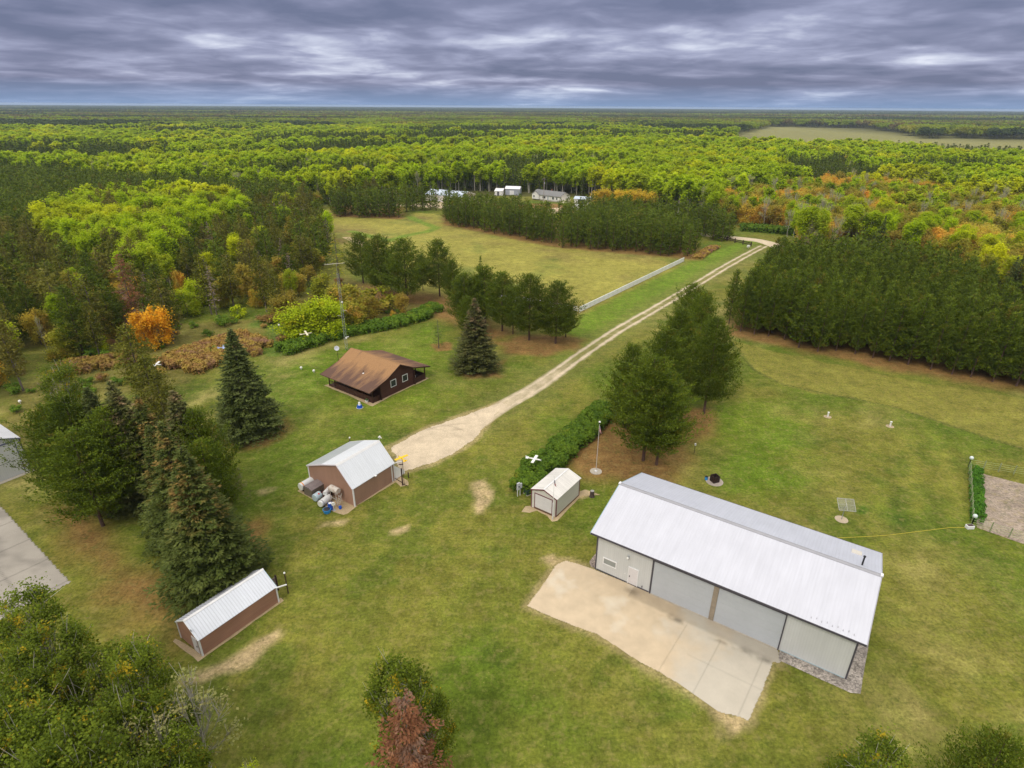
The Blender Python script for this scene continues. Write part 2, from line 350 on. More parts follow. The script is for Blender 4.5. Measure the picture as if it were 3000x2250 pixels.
def ground_colour(x, y):
    """albedo of the ground cover at (x, y)"""
    n1 = vnoise(x, y, 11, 1, 4)[:, None]; n2 = vnoise(x, y, 3.1, 2, 3)[:, None]; n3 = vnoise(x, y, 26, 4, 3)[:, None]; n4 = vnoise(x, y, 1.5, 8, 2)[:, None]
    olive = np.array([0.158, 0.160, 0.026]); green = np.array([0.095, 0.138, 0.013]); straw = np.array([0.265, 0.224, 0.078])
    c = olive + (green - olive) * np.clip((n1 - 0.37) * 3.0, 0, 1)
    c = c + (straw - c) * np.clip((n3 - 0.46) * 3.2, 0, 0.75) * np.clip((n2 - 0.32) * 2.2, 0, 1)
    c = c * (0.84 + 0.32 * n2) * (0.90 + 0.20 * n4)
    dg = np.clip((vnoise(x, y, 5, 12, 4) - 0.60) * 7, 0, 0.6)[:, None]; c = c + (np.array([0.075, 0.115, 0.012]) - c) * dg
    
    def lay(m, col, k=1.0):
        nonlocal c
        m = (m * k)[:, None]; c = c + (np.array(col) * (0.82 + 0.36 * n2) - c) * m
    # faint mowing stripes on the lawn at the right
    st = np.sin((x * 0.62 - y * 0.30) * 2.0); k = mask(Dp([(1560, 800), (1700, 840), (2212, 960), (2100, 1150), (1950, 1200), (1500, 1000)]), x, y, 6, 2)
    c = c * (1 + 0.08 * (st * k)[:, None])
    for P in LUSH: lay(mask(P, x, y, 8, 5, 6), (0.105, 0.185, 0.008), 0.55)
    for P in DRY: lay(mask(P, x, y, 1.0, 0.6, 6), (0.205, 0.19, 0.038), 0.8)
    lay(mask(FAR_FIELD, x, y, 4, 2, 9), (0.285, 0.262, 0.055), 0.95)
    pt = mask(FAR_FIELD, x, y, 4, 2, 9) * np.clip((vnoise(x, y, 22, 21, 3) - 0.5) * 4, 0, 1); lay(pt, (0.205, 0.155, 0.055), 0.8)
    pt = mask(FAR_FIELD, x, y, 4, 2, 9) * np.clip((vnoise(x, y, 14, 22, 3) - 0.60) * 6, 0, 1); lay(pt, (0.12, 0.16, 0.03), 0.7)
    lay(mask(STRIP, x, y, 3, 1.5, 10), (0.125, 0.205, 0.016), 0.85)
    lay(mask_line(Dp([(760, 500), (840, 520), (880, 508), (925, 500), (942, 492), (905, 478), (885, 468)]), x, y, 4.0, 2.0, 0.5), (0.12, 0.215, 0.02), 0.8)
    lay(mask_line(DRIVE, x, y, 9.0, 4.0, 1.0), (0.16, 0.165, 0.04), 0.6)
    for P, s in LITTER: lay(mask(P, x, y, s * 1.5, 2.0, 14), (0.235, 0.122, 0.048), 0.85)
    for P in SAND: lay(mask(P, x, y, 0.9, 0.9, 15) * np.clip(0.35 + (n4[:, 0] - 0.25) * 2.6 + (n2[:, 0] - 0.4) * 1.5, 0, 1), (0.48, 0.36, 0.20), 0.9)
    lay(mask(YARD_BRUSH, x, y, 3, 2, 16), (0.155, 0.135, 0.035), 0.8)
    lay(mask_line(Dp([(560, 700), (585, 690), (610, 720), (600, 760)]), x, y, 5, 2), (0.09, 0.16, 0.02), 0.8)
    # bare edges round buildings, drive and pads
    for P, w in ((PAD, 1.2), (APRON, 0.9)):
        lay(mask_line(P + [P[0]], x, y, w, 0.6, 0.35), (0.36, 0.28, 0.14), 0.7)
    # mown edge of the tall grass, a thin dark line
    lay(mask_line(Dp([(1575, 735), (1630, 800), (1690, 830), (1790, 852), (1850, 862), (1935, 880), (2100, 935), (2260, 985)]), x, y, 0.5, 0.6, 0.2), (0.05, 0.065, 0.015), 0.8)
    lay(mask_line(Dp([(1935, 1140), (1945, 1090), (1950, 1060)]), x, y, 2.2, 1.5, .3), (0.03, 0.075, 0.008), 0.45)
    lay(mask(Dp([(1852, 1092), (1876, 1094), (1874, 1112), (1850, 1110)]), x, y, 1, .4), (0.05, 0.12, 0.01), 0.8)
    # forest floor beyond the clearings
    far = (y > 1.0 * (335 + 0.0 * x))
    c = np.where(((y > 345) | (y > 150) & (x < -95) | (x > 110) & (y > 150))[:, None], np.array([0.075, 0.075, 0.022]) * (0.8 + 0.4 * n1), c)
    lay(mask(PASTURE, x, y, 25, 5, 17), (0.24, 0.23, 0.085), 1.0)
    return np.clip(c, 0.004, 0.9)
def set_cover(me, f=ground_colour):
    n = len(me.vertices); co = np.empty(n * 3, np.float32); me.vertices.foreach_get('co', co); co = co.reshape(-1, 3).astype(float)
    a = me.attributes.new('cover', 'FLOAT_COLOR', 'POINT'); c = np.ones((n, 4), np.float32); c[:, :3] = f(co[:, 0], co[:, 1]); a.data.foreach_set('color', c.ravel())

GRASS_M = ground_mat('grass_cover'); GRAVEL_M = gravel_mat('gravel'); CONC_M = gravel_mat('concrete', 40.0, 0.05)
def build_ground():
    def axis(lo, hi, st, far_lo, far_hi):
        a = list(np.arange(lo, hi, st)); s = st; v = a[-1]
        while v < far_hi: s *= 1.28; v += s; a.append(v)
        s = st; v = a[0]; b = []
        while v > far_lo: s *= 1.28; v -= s; b.append(v)
        return np.array(b[::-1] + a)
    xs = axis(-85, 105, 0.55, -16000, 16000)
    ys = np.concatenate([axis(18, 150, 0.5, -400, 10)[:-1], np.arange(150, 350, 1.1)]); s = 1.1; v = ys[-1]; e = []
    while v < 16000: s = min(s * 1.2, 900); v += s; e.append(v)
    ys = np.concatenate([ys, e]); ys = np.unique(np.round(ys, 3))
    X, Y = np.meshgrid(xs, ys); V = np.stack([X.ravel(), Y.ravel(), np.zeros(X.size)], 1)
    nx, ny = len(xs), len(ys); i = (np.arange(ny - 1)[:, None] * nx + np.arange(nx - 1)[None]).ravel()
    me = mesh_np('ground', V, np.stack([i, i + 1, i + nx + 1, i + nx], 1)); set_cover(me); me.materials.append(GRASS_M)
    o = bpy.data.objects.new('ground', me); link(o); tag(o, kind='structure')
build_ground()

def poly_sheet(name, poly, z, m, colour, jit=0.0, step=0.7, thick=0.0):
    """flat sheet with a slightly ragged outline"""
    out = []
    n = len(poly)
    for i in range(n):
        a = np.array(poly[i]); b = np.array(poly[(i + 1) % n]); k = max(1, int(np.linalg.norm(b - a) / step)); nrm = np.array([-(b - a)[1], (b - a)[0]]) / (np.linalg.norm(b - a) + 1e-9)
        for j in range(k):
            p = a + (b - a) * j / k
            if jit: p = p + nrm * (float(vnoise(np.array([p[0]]), np.array([p[1]]), 1.3, 31, 3)[0]) - 0.5) * 2 * jit
            out.append(p)
    bm = bmesh.new(); vs = [bm.verts.new((p[0], p[1], z)) for p in out]; f = bm.faces.new(vs)
    bmesh.ops.triangulate(bm, faces=[f])
    for _ in range(3):
        es = [e for e in bm.edges if e.calc_length() > 1.6]
        if es: bmesh.ops.subdivide_edges(bm, edges=es, cuts=1); bmesh.ops.triangulate(bm, faces=bm.faces[:])
    if thick:
        r = bmesh.ops.extrude_face_region(bm, geom=bm.faces[:]); bmesh.ops.translate(bm, vec=(0, 0, -thick), verts=[v for v in r['geom'] if isinstance(v, bmesh.types.BMVert)])
    me = bpy.data.meshes.new(name); bm.to_mesh(me); bm.free(); me.materials.append(m); set_cover(me, colour)
    o = bpy.data.objects.new(name, me); link(o); return tag(o, kind='structure')
def strip_sheet(name, line, width, z, m, colour, step=0.8, across=12, jit=0.2, taper=None):
    P = np.array(line); seg = np.hypot(*(np.diff(P, axis=0).T)); s = np.concatenate([[0], np.cumsum(seg)]); n = max(2, int(s[-1] / step)); t = np.linspace(0, s[-1], n)
    cx = np.interp(t, s, P[:, 0]); cyy = np.interp(t, s, P[:, 1])
    k = max(1, int(4 / step)); ker = np.ones(2 * k + 1) / (2 * k + 1)
    px = np.pad(cx, k, mode='reflect', reflect_type='odd'); py = np.pad(cyy, k, mode='reflect', reflect_type='odd'); cx = np.convolve(px, ker, 'valid'); cyy = np.convolve(py, ker, 'valid')
    dx = np.gradient(cx); dy = np.gradient(cyy); l = np.hypot(dx, dy); nx_, ny_ = -dy / l, dx / l
    q = np.linspace(-0.5, 0.5, across); w = np.full(n, width, float) if taper is None else np.array([taper(v / s[-1]) for v in t])
    wl = w + (vnoise(cx, cyy, 2.5, 41, 3) - 0.5) * 2 * jit
    X = cx[:, None] + nx_[:, None] * wl[:, None] * q; Y = cyy[:, None] + ny_[:, None] * wl[:, None] * q
    V = np.stack([X.ravel(), Y.ravel(), np.full(X.size, z)], 1); i = (np.arange(n - 1)[:, None] * across + np.arange(across - 1)[None]).ravel()
    me = mesh_np(name, V, np.stack([i, i + 1, i + across + 1, i + across], 1)); me.materials.append(m)
    qq = np.tile(q, n); tt = np.repeat(t / s[-1], across)
    set_cover(me, lambda x, y: colour(x, y, qq, tt))
    o = bpy.data.objects.new(name, me); link(o); return tag(o, kind='structure')

def tone(base, amp=0.12, sc=3.0, seed=51):
    b = np.array(base)
    return lambda x, y: b * (1 - amp + 2 * amp * vnoise(x, y, sc, seed, 4))[:, None]
def fine_grid_sheet(name, poly, z, m, colour, step=0.16, jit=0.15):
    P = np.array(poly); lo = P.min(0) - .3; hi = P.max(0) + .3; xs = np.arange(lo[0], hi[0], step); ys = np.arange(lo[1], hi[1], step); X, Y = np.meshgrid(xs, ys)
    d = sdist(poly, X.ravel(), Y.ravel()) + (vnoise(X.ravel(), Y.ravel(), 1.1, 33, 3) - 0.5) * 2 * jit; ok = (d > 0).reshape(X.shape)
    q = ok[:-1, :-1] & ok[1:, :-1] & ok[:-1, 1:] & ok[1:, 1:]; nx = len(xs); I = (np.arange(len(ys) - 1)[:, None] * nx + np.arange(nx - 1)[None])[q]
    Fq = np.stack([I, I + 1, I + nx + 1, I + nx], 1); used, inv = np.unique(Fq, return_inverse=True)
    V = np.stack([X.ravel(), Y.ravel(), np.full(X.size, z)], 1)[used]; me = mesh_np(name, V, inv.reshape(Fq.shape)); me.materials.append(m); set_cover(me, colour)
    o = bpy.data.objects.new(name, me); link(o); return tag(o, kind='structure')
GRAVEL_C = np.array([0.52, 0.43, 0.31])
def drive_col(x, y, q, t):
    n = vnoise(x, y, 1.2, 61, 3); g = ground_colour(x, y)
    rut = np.exp(-((np.abs(q) - 0.27) / 0.095) ** 2)
    rut = np.clip(rut * 1.5 + (n - 0.5) * 0.9, 0, 1)
    rut = np.maximum(rut, np.clip((0.20 - t) * 12 * (1 - np.clip((np.abs(q) - .36) * 9, 0, 1)), 0, 1) * np.clip(0.7 + (n - 0.4), 0, 1))
    mid = np.array([0.24, 0.20, 0.085]); mm = np.clip(1 - np.abs(q) / 0.2, 0, 1)[:, None] * 0.7
    base = g * (1 - mm) + mid * mm
    return base * (1 - rut[:, None]) + GRAVEL_C * (0.85 + 0.3 * n)[:, None] * rut[:, None]
strip_sheet('driveway', DRIVE, 3.5, 0.008, GRAVEL_M, drive_col, 0.7, 21, 0.15, taper=lambda t: 3.7)
def pad_col(x, y):
    c = tone((0.55, 0.455, 0.33), 0.10, 3)(x, y)
    for (cx_, cy_), r0 in ((D(905, 985)[:2], 9.5), (D(905, 985)[:2], 7.9), (D(1010, 1010)[:2], 11.0), (D(1010, 1010)[:2], 12.7), (D(860, 930)[:2], 13.0)):
        r = np.hypot(x - cx_, y - cy_) + (vnoise(x, y, 3, 91, 2) - .5) * .6; c = c * (1 - 0.20 * np.exp(-((r - r0) / 0.22) ** 2) * np.clip(vnoise(x, y, 2.5, 92, 3) * 3 - 0.8, 0, 1))[:, None]
    return c
fine_grid_sheet('gravel_parking_pad', PAD, 0.012, GRAVEL_M, pad_col, 0.2, 0.3)
strip_sheet('road', ROAD, 6.0, 0.014, GRAVEL_M, lambda x, y, q, t: GRAVEL_C * 1.05 * (0.85 + 0.3 * vnoise(x, y, 3, 5, 3))[:, None], 2.0, 7, 0.2)
poly_sheet('side_track', Dp([(738, 512), (760, 512), (800, 528), (815, 545), (800, 550), (775, 530)]), 0.01, GRAVEL_M, tone((0.46, 0.36, 0.2)), 0.3)
poly_sheet('farm_yard', [(-60, 309), (-30, 300), (-20, 312), (-8, 315), (-12, 330), (-40, 322)], 0.018, GRAVEL_M, tone((0.5, 0.4, 0.26)), 0.5, 2)
poly_sheet('farm_driveway', [(18, 270), (24, 270), (28, 285), (42, 300), (38, 312), (26, 308), (14, 300), (20, 284)], 0.018, GRAVEL_M, tone((0.55, 0.43, 0.3)), 0.5, 2)

# concrete apron before the barn: slab at the right, worn gravel over it at the left
def apron_col(x, y):
    dx = x - BARN_O[0]; dy = y - BARN_O[1]; c, s = math.cos(BARN_A), math.sin(BARN_A); u = dx * c + dy * s; v = -dx * s + dy * c
    n = vnoise(x, y, 2.6, 71, 4); n2 = vnoise(x, y, 0.9, 72, 3); k = np.clip((u - 9.0) / 5 + (n - 0.5) * 2.0, 0, 1)[:, None]
    grav = np.array([0.545, 0.44, 0.31]) * (0.88 + 0.24 * n2)[:, None]; pale = np.clip((n - 0.62) * 5, 0, 1)[:, None]; grav = grav + (np.array([0.60, 0.53, 0.42]) - grav) * pale
    conc = np.array([0.50, 0.455, 0.38]) * (0.88 + 0.22 * n)[:, None]
    out = grav * (1 - k) + conc * k
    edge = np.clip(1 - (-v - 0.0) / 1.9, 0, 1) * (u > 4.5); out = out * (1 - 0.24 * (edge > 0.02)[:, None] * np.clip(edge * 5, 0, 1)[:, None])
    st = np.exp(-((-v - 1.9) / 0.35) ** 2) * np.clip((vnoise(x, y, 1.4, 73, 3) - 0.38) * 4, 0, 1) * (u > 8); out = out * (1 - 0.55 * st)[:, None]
    wet = np.exp(-(((u - 4.6) / 0.8) ** 2 + ((-v - 0.9) / 0.55) ** 2)); out = out * (1 - 0.45 * wet)[:, None]
    for j in (10.9, 14.2, 18.0):
        if j > 10: out = out * (1 - 0.2 * np.exp(-((u - j + 0.05 * (-v)) / 0.06) ** 2) * (v < -1.9))[:, None]
    out = out * (1 - 0.15 * np.exp(-((-v - 5.3) / 0.07) ** 2) * (u > 12))[:, None]
    return out
fine_grid_sheet('concrete_apron', APRON, 0.03, CONC_M, apron_col, 0.11, 0.07)
def apl_col(x, y):
    c = tone((0.36, 0.33, 0.29), 0.16, 4, 81)(x, y); a = math.atan2(-13.48, 18.12); u = (x + 64.2) * math.cos(a) + (y - 61.3) * math.sin(a); v = -(x + 64.2) * math.sin(a) + (y - 61.3) * math.cos(a)
    for w, s in ((u, 5.5), (v, 4.0)):
        f = np.abs(((w / s) % 1.0) - 0.5) * s; c = c * (1 - 0.35 * np.exp(-((f - s / 2) / 0.09) ** 2))[:, None]
    n = np.clip((vnoise(x * 0.5 + y * .3, y, 2.2, 83, 4) - 0.55) * 4, 0, 1)[:, None]; return c * (1 - 0.3 * n)
fine_grid_sheet('hangar_apron', APRON_LEFT, 0.03, CONC_M, apl_col, 0.22, 0.03)
poly_sheet('garden_soil', BED, 0.02, GRASS_M, tone((0.29, 0.235, 0.19), 0.14, 6), 0.15)
for nm, P in (('workshop_pad', [(-27.9, 64.4), (-22.1, 60.2), (-20.6, 59.5), (-20.1, 59.8), (-19.4, 61.0), (-19.2, 61.3), (-23, 64.2), (-26.3, 66.6)]),
              ('workshop_gravel', [(-19.5, 61.1), (-15.4, 66.6), (-14.6, 65.5), (-13.6, 65.9), (-13.9, 66.9), (-15.0, 68.0), (-16.5, 67.2), (-19.8, 62.4)]),
              ('cabin_dirt', loc2w((-23.49, 89.639), 0.936, [(-0.7, -0.7), (4, -0.35), (9.6, -0.35), (10, -0.5), (13.3, -0.4), (13.3, 5), (12, 6), (0.2, 12.3), (-0.35, 12.4), (-0.4, 6), (-0.7, 1.0)])),
              ('shed_dirt', loc2w((5.47, 59.289), .947, [(-0.5, -0.5), (2.5, -0.35), (5.8, -0.3), (6.6, -1.4), (7.4, -2.2), (7.2, 0), (5, 1), (0.2, 3.7), (-0.4, 4.3), (-1.6, 4.0), (-1.2, 3.0), (-0.3, 2.6), (-0.4, 1), (-1.0, -0.1)])),
              ('long_shed_dirt', loc2w((-28.036, 38.715), .964, [(-0.6, -0.3), (4, -0.25), (8.4, -0.3), (8.5, 0.3), (0, 1), (-0.4, 3.9), (-0.7, 3.8)]))):
    poly_sheet(nm, P, 0.01, GRAVEL_M, tone((0.40, 0.31, 0.19), 0.2, 1.5), 0.12, 0.4)
# river stone edging round the barn's ends
stone = [(18.95, 0.0), (19.1, -1.25), (25.0, -1.3), (25.7, -0.9), (25.75, 13.4), (24.4, 13.4), (24.4, 0.0)]
poly_sheet('stone_border', loc2w(BARN_O, BARN_A, stone), 0.05, gravel_mat('river_stone', 9.0, 0.4), tone((0.28, 0.25, 0.225), 0.1), 0.03, 0.5)
poly_sheet('stone_border_strip', loc2w(BARN_O, BARN_A, [(0, 0), (0, 12.4), (-1.1, 12.4), (-1.1, 0.6), (-0.6, 0.0)]), 0.05, bpy.data.materials['river_stone'], tone((0.30, 0.245, 0.215), 0.1), 0.05, 0.5)

# ================================================================== BUILDINGS
WHITE_ROOF = ribbed('white_metal_roof', (0.53, 0.54, 0.605), 0, 0.30, 0.38, 0.04, 0.10, 0.035, 0.05)
WHITE_ROOF_B = ribbed('white_metal_roof_back', (0.53, 0.55, 0.635), 0, 0.30, 0.38, 0.04, 0.12, 0.06, 0.05)  # same sheets, colour lifted and blued to offset the back slope's shade
BARN_WALL = ribbed('pale_metal_siding', (0.55, 0.56, 0.56), 'xy', 0.23, 0.5, 0.04, 0.25, 0.06, 0.04)
GREY_DOOR = plain('grey_overhead_door', (0.44, 0.465, 0.50), 0.5, 0.05, 0.5)
DOOR_WHITE = plain('white_door_paint', (0.66, 0.63, 0.64), 0.5, 0.05)
TRIM_WHITE = plain('white_trim', (0.74, 0.74, 0.75), 0.45, 0.06)
TRIM_DARK = plain('dark_grey_trim', (0.075, 0.07, 0.085), 0.5, 0.15)
TRIM_GREY = plain('grey_ridge_trim', (0.33, 0.33, 0.36), 0.45, 0.08)
TRIM_TEAL = plain('pale_teal_trim', (0.30, 0.42, 0.47), 0.45, 0.08)
TRIM_MAROON = plain('maroon_trim', (0.17, 0.055, 0.065), 0.5, 0.15)
BROWN_SIDING = ribbed('brown_metal_siding', (0.36, 0.19, 0.13), 2, 0.2, 0.55, 0.10, 0.35, 0.12, 0.10)
BROWN_SIDING_V = ribbed('brown_steel_siding', (0.34, 0.20, 0.145), 'xy', 0.23, 0.55, 0.08, 0.25, 0.08, 0.06)
GLASS = plain('window_glass', (0.03, 0.035, 0.045), 0.12, 0.1, spec=0.6)
GLASS_PALE = plain('window_glass_with_blind', (0.27, 0.29, 0.28), 0.25, 0.06, spec=0.5)
WOOD_DARK = plain('dark_stained_wood', (0.060, 0.026, 0.018), 0.7, 0.25, 3)
LOG = ribbed('dark_log_wall', (0.080, 0.030, 0.022), 2, 0.22, 0.75, 0.15, 0.9, 0.45, 0.15)
STEEL = plain('galvanised_steel', (0.36, 0.38, 0.40), 0.45, 0.12, metal=0.3)
BLACK = plain('black_paint', (0.02, 0.02, 0.022), 0.6, 0.1)
POST_BROWN = plain('brown_post', (0.055, 0.03, 0.025), 0.8, 0.25, 4)
WHITE_PLASTIC = plain('white_plastic', (0.78, 0.78, 0.76), 0.4, 0.05)
BLUE = plain('blue_paint', (0.015, 0.09, 0.50), 0.45, 0.15)
BLUE_L = plain('light_blue_paint', (0.03, 0.25, 0.60), 0.45, 0.15)
YELLOW = plain('yellow_paint', (0.80, 0.52, 0.015), 0.45, 0.08)
CREAM = plain('cream_paint', (0.72, 0.66, 0.50), 0.5, 0.08)
CONCRETE = plain('poured_concrete', (0.42, 0.38, 0.32), 0.9, 0.15, 2)
RUSTY_WHITE = plain('white_tank_with_rust', (0.58, 0.54, 0.50), 0.6, 0.15, 1.6, dirt=(0.30, 0.15, 0.08))
TANK_WHITE = plain('white_tank', (0.64, 0.65, 0.66), 0.45, 0.10)
RUST = plain('rust', (0.23, 0.07, 0.03), 0.85, 0.3, 4)
SW = False
def P3(u, v, z): return (v, u, z) if SW else (u, v, z)
def bx(mb, u0, u1, v0, v1, z0, z1):
    return mb.box(v0, v1, u0, u1, z0, z1) if SW else mb.box(u0, u1, v0, v1, z0, z1)
def shell(root, L, prof, m, z0=0.0, name='wall', u0=0.0):
    poly = [(prof[0][0], z0)] + list(prof) + [(prof[-1][0], z0)]
    return MB().hexa([P3(u0, v, z) for v, z in poly], [P3(u0 + L, v, z) for v, z in poly]).build(name, m, root)
def roof_slabs(root, L, prof, og, th, m, name='roof', u0=0.0, only=None):
    mb = MB()
    for i in range(len(prof) - 1):
        if only is not None and i not in only: continue
        (a, za), (b, zb) = prof[i], prof[i + 1]
        q = lambda u: [P3(u, a, za), P3(u, b, zb), P3(u, b, zb - th), P3(u, a, za - th)]
        mb.hexa(q(u0 - og), q(u0 + L + og))
    return mb.build(name, m, root)
def rake(root, u, prof, m, h=0.16, w=0.05, name='rake_trim'):
    mb = MB()
    for i in range(len(prof) - 1):
        (a, za), (b, zb) = prof[i], prof[i + 1]
        q = lambda uu: [P3(uu, a, za + .015), P3(uu, b, zb + .015), P3(uu, b, zb - h), P3(uu, a, za - h)]
        mb.hexa(q(u - w / 2), q(u + w / 2))
    return mb.build(name, m, root)
def window(root, face, a, b, z0, z1, frame_m, glass_m, fw=0.09, base=0.0, mull=False, out=-1):
    """face 'v' : on a wall of constant v=base, spanning u=a..b; face 'u' : on constant u"""
    fr = MB(); gl = MB()
    def slab(mb, p0, p1, q0, q1, d0, d1):
        lo, hi = sorted((base + out * d0, base + out * d1))
        if face == 'v': bx(mb, p0, p1, lo, hi, q0, q1)
        else: bx(mb, lo, hi, p0, p1, q0, q1)
    slab(fr, a, b, z0, z0 + fw, 0.0, .07); slab(fr, a, b, z1 - fw, z1, 0.0, .07)
    slab(fr, a, a + fw, z0 + fw, z1 - fw, 0.0, .07); slab(fr, b - fw, b, z0 + fw, z1 - fw, 0.0, .07)
    if mull: slab(fr, a + fw, b - fw, (z0 + z1) / 2 - .02, (z0 + z1) / 2 + .02, 0.0, .055)
    slab(gl, a + fw, b - fw, z0 + fw, z1 - fw, 0.0, .03)
    w = fr.build('window', frame_m, root); gl.build('pane', glass_m, w); return w
def panel(root, face, a, b, z0, z1, m, name, base=0.0, out=-1, d=(0.0, .05), parent=None):
    mb = MB(); lo, hi = sorted((base + out * d[0], base + out * d[1]))
    if face == 'v': bx(mb, a, b, lo, hi, z0, z1)
    else: bx(mb, lo, hi, a, b, z0, z1)
    return mb.build(name, m, parent or root)

# ---------------------------------------------------------------- the big white barn
def build_barn():
    L, W = 24.387, 12.454; he, hr, ov, og = 5.094, 7.413, 0.603, 0.628; s = (hr - he) / (W / 2 + ov)
    r = thing('pole_barn', 'largest building, long white metal pole barn with two wide grey doors beside the concrete apron', 'barn', (BARN_O[0], BARN_O[1], 0), BARN_A)
    th = 0.12; wt = he + s * ov - th
    shell(r, L, [(0, wt), (W / 2, hr - th), (W, wt)], BARN_WALL, 0.0)
    roof_slabs(r, L, [(-ov, he), (W / 2, hr)], og, th, WHITE_ROOF, 'roof')
    roof_slabs(r, L, [(W / 2, hr), (W + ov, he)], og, th, WHITE_ROOF_B, 'roof')
    mb = MB()      # ridge cap: a shallow grey vee
    for sg in (-1, 1):
        a = W / 2; b = W / 2 + sg * 0.22
        q = lambda u: [P3(u, a, hr + .05), P3(u, b, hr - .22 * s + .05), P3(u, b, hr - .22 * s + .004), P3(u, a, hr + .004)]
        mb.hexa(q(-og - .05), q(L + og + .05))
    mb.build('ridge_cap', TRIM_GREY, r)
    MB().box(-og - .12, -og + .1, W / 2 - .2, W / 2 + .2, hr - .02, hr + .1).build('ridge_end_cap', TRIM_WHITE, r); MB().box(L + og - .1, L + og + .12, W / 2 - .2, W / 2 + .2, hr - .02, hr + .1).build('ridge_end_cap', TRIM_WHITE, r)
    pf = [(-ov, he), (W / 2, hr), (W + ov, he)]
    rake(r, -og - .03, pf, TRIM_TEAL, 0.2, 0.07); rake(r, L + og + .03, pf, TRIM_GREY, 0.2, 0.07)
    MB().box(-og, L + og, -ov - .05, -ov - .002, he - .2, he + .01).build('eave_trim', TRIM_DARK, r)
    MB().box(-og, L + og, W + ov + .002, W + ov + .05, he - .2, he + .01).build('eave_trim', TRIM_DARK, r)
    MB().box(-og + .05, L + og - .05, -ov + .01, -.02, he - .17, he - .13).build('soffit', TRIM_WHITE, r)
    for u in (-0.05, L + 0.05):
        MB().box(u - .07, u + .07, -.05, .09, 0, wt - .12).build('corner_trim', TRIM_DARK, r)
        MB().box(u - .07, u + .07, W - .09, W + .05, 0, wt - .12).build('corner_trim', TRIM_DARK, r)
    MB().box(0.1, 6.0, -.04, -.002, 0.0, .1).build('base_trim', TRIM_DARK, r)
    MB().box(19.0, L - .1, -.05, -.002, 0.0, .09).build('base_trim', TRIM_TEAL, r)
    MB().box(0.05, 6.3, -.03, -.002, 0.1, 0.16).build('base_trim', TRIM_DARK, r)
    # two wide sliding doors with a post between
    for a, b in ((6.30, 12.28), (12.78, 18.72)):
        d = MB(); n = 5; z0, z1 = .12, 4.34; hs = (z1 - z0) / n
        for i in range(n): d.box(a, b, -.06, -.002, z0 + i * hs, z0 + (i + 1) * hs - .012)
        d.build('overhead_door', GREY_DOOR, r)
    MB().box(12.30, 12.76, -.14, -.002, .0, 4.34).build('door_post', plain('weathered_timber', (0.30, 0.25, 0.19), 0.8, 0.2, 3), r)
    for a, b in ((6.13, 6.28), (18.74, 18.84)): MB().box(a, b, -.12, -.002, 0, 4.5).build('door_jamb', TRIM_DARK, r)
    MB().box(6.13, 18.84, -.16, -.002, 4.36, 4.56).build('door_track', TRIM_DARK, r)
    MB().box(6.3, 18.7, -.16, -.002, 0.0, .11).build('door_sill', CONCRETE, r)
    dr = MB().box(3.76, 4.70, -.05, -.002, .14, 2.18).build('entry_door', DOOR_WHITE, r)
    MB().box(3.84, 3.92, -.12, -.051, 1.02, 1.18).build('handle', TRIM_DARK, dr)
    fr = MB(); fr.box(3.66, 3.75, -.07, -.002, .1, 2.28); fr.box(4.71, 4.80, -.07, -.002, .1, 2.28); fr.box(3.75, 4.71, -.07, -.002, 2.19, 2.28); fr.build('door_frame', TRIM_WHITE, r)
    window(r, 'v', .74, 2.34, 1.22, 2.10, TRIM_WHITE, GLASS_PALE, .11)
    wl = MB().box(3.45, 3.62, -.16, -.002, 3.42, 3.60).build('wall_lamp', STEEL, r); MB().ball((3.53, -.26, 3.46), .13, 10, 6).build('globe', WHITE_PLASTIC, wl)
    MB().box(5.28, 5.36, -.10, -.002, .30, .50).build('water_tap', TRIM_DARK, r)
    MB().box(3.30, 3.38, -.06, -.002, 1.1, 1.2).build('doorbell', WHITE_PLASTIC, r)
    vz = hr - (8.6 - W / 2) * s
    MB().tube([(23.4, 7.2, hr - (7.2 - W / 2) * s - .1), (23.4, 7.2, hr + .62)], .075, 8).tube([(23.4, 7.2, hr + .62), (23.4, 7.2, hr + .72)], .12, 8).build('vent_pipe', BLACK, r)
    q = lambda v, d: [(22.4, v, hr - (v - W / 2) * s + d), (23.3, v, hr - (v - W / 2) * s + d)]
    a, b = 9.9, 11.1
    MB().hexa([q(a, .004)[0], q(a, .004)[1], q(b, .004)[1], q(b, .004)[0]], [q(a, .05)[0], q(a, .05)[1], q(b, .05)[1], q(b, .05)[0]]).build('skylight_panel', plain('fibreglass', (0.66, 0.62, 0.56), 0.5, 0.06), r)
    for i in range(9):
        v = -.25 + .12 * (i % 2); u = 20.6 + i * .42; z = he + (v + ov) * s
        MB().box(u, u + .05, v, v + .16, z + .002, z + .07).build('snow_guard', TRIM_GREY, r)
build_barn()

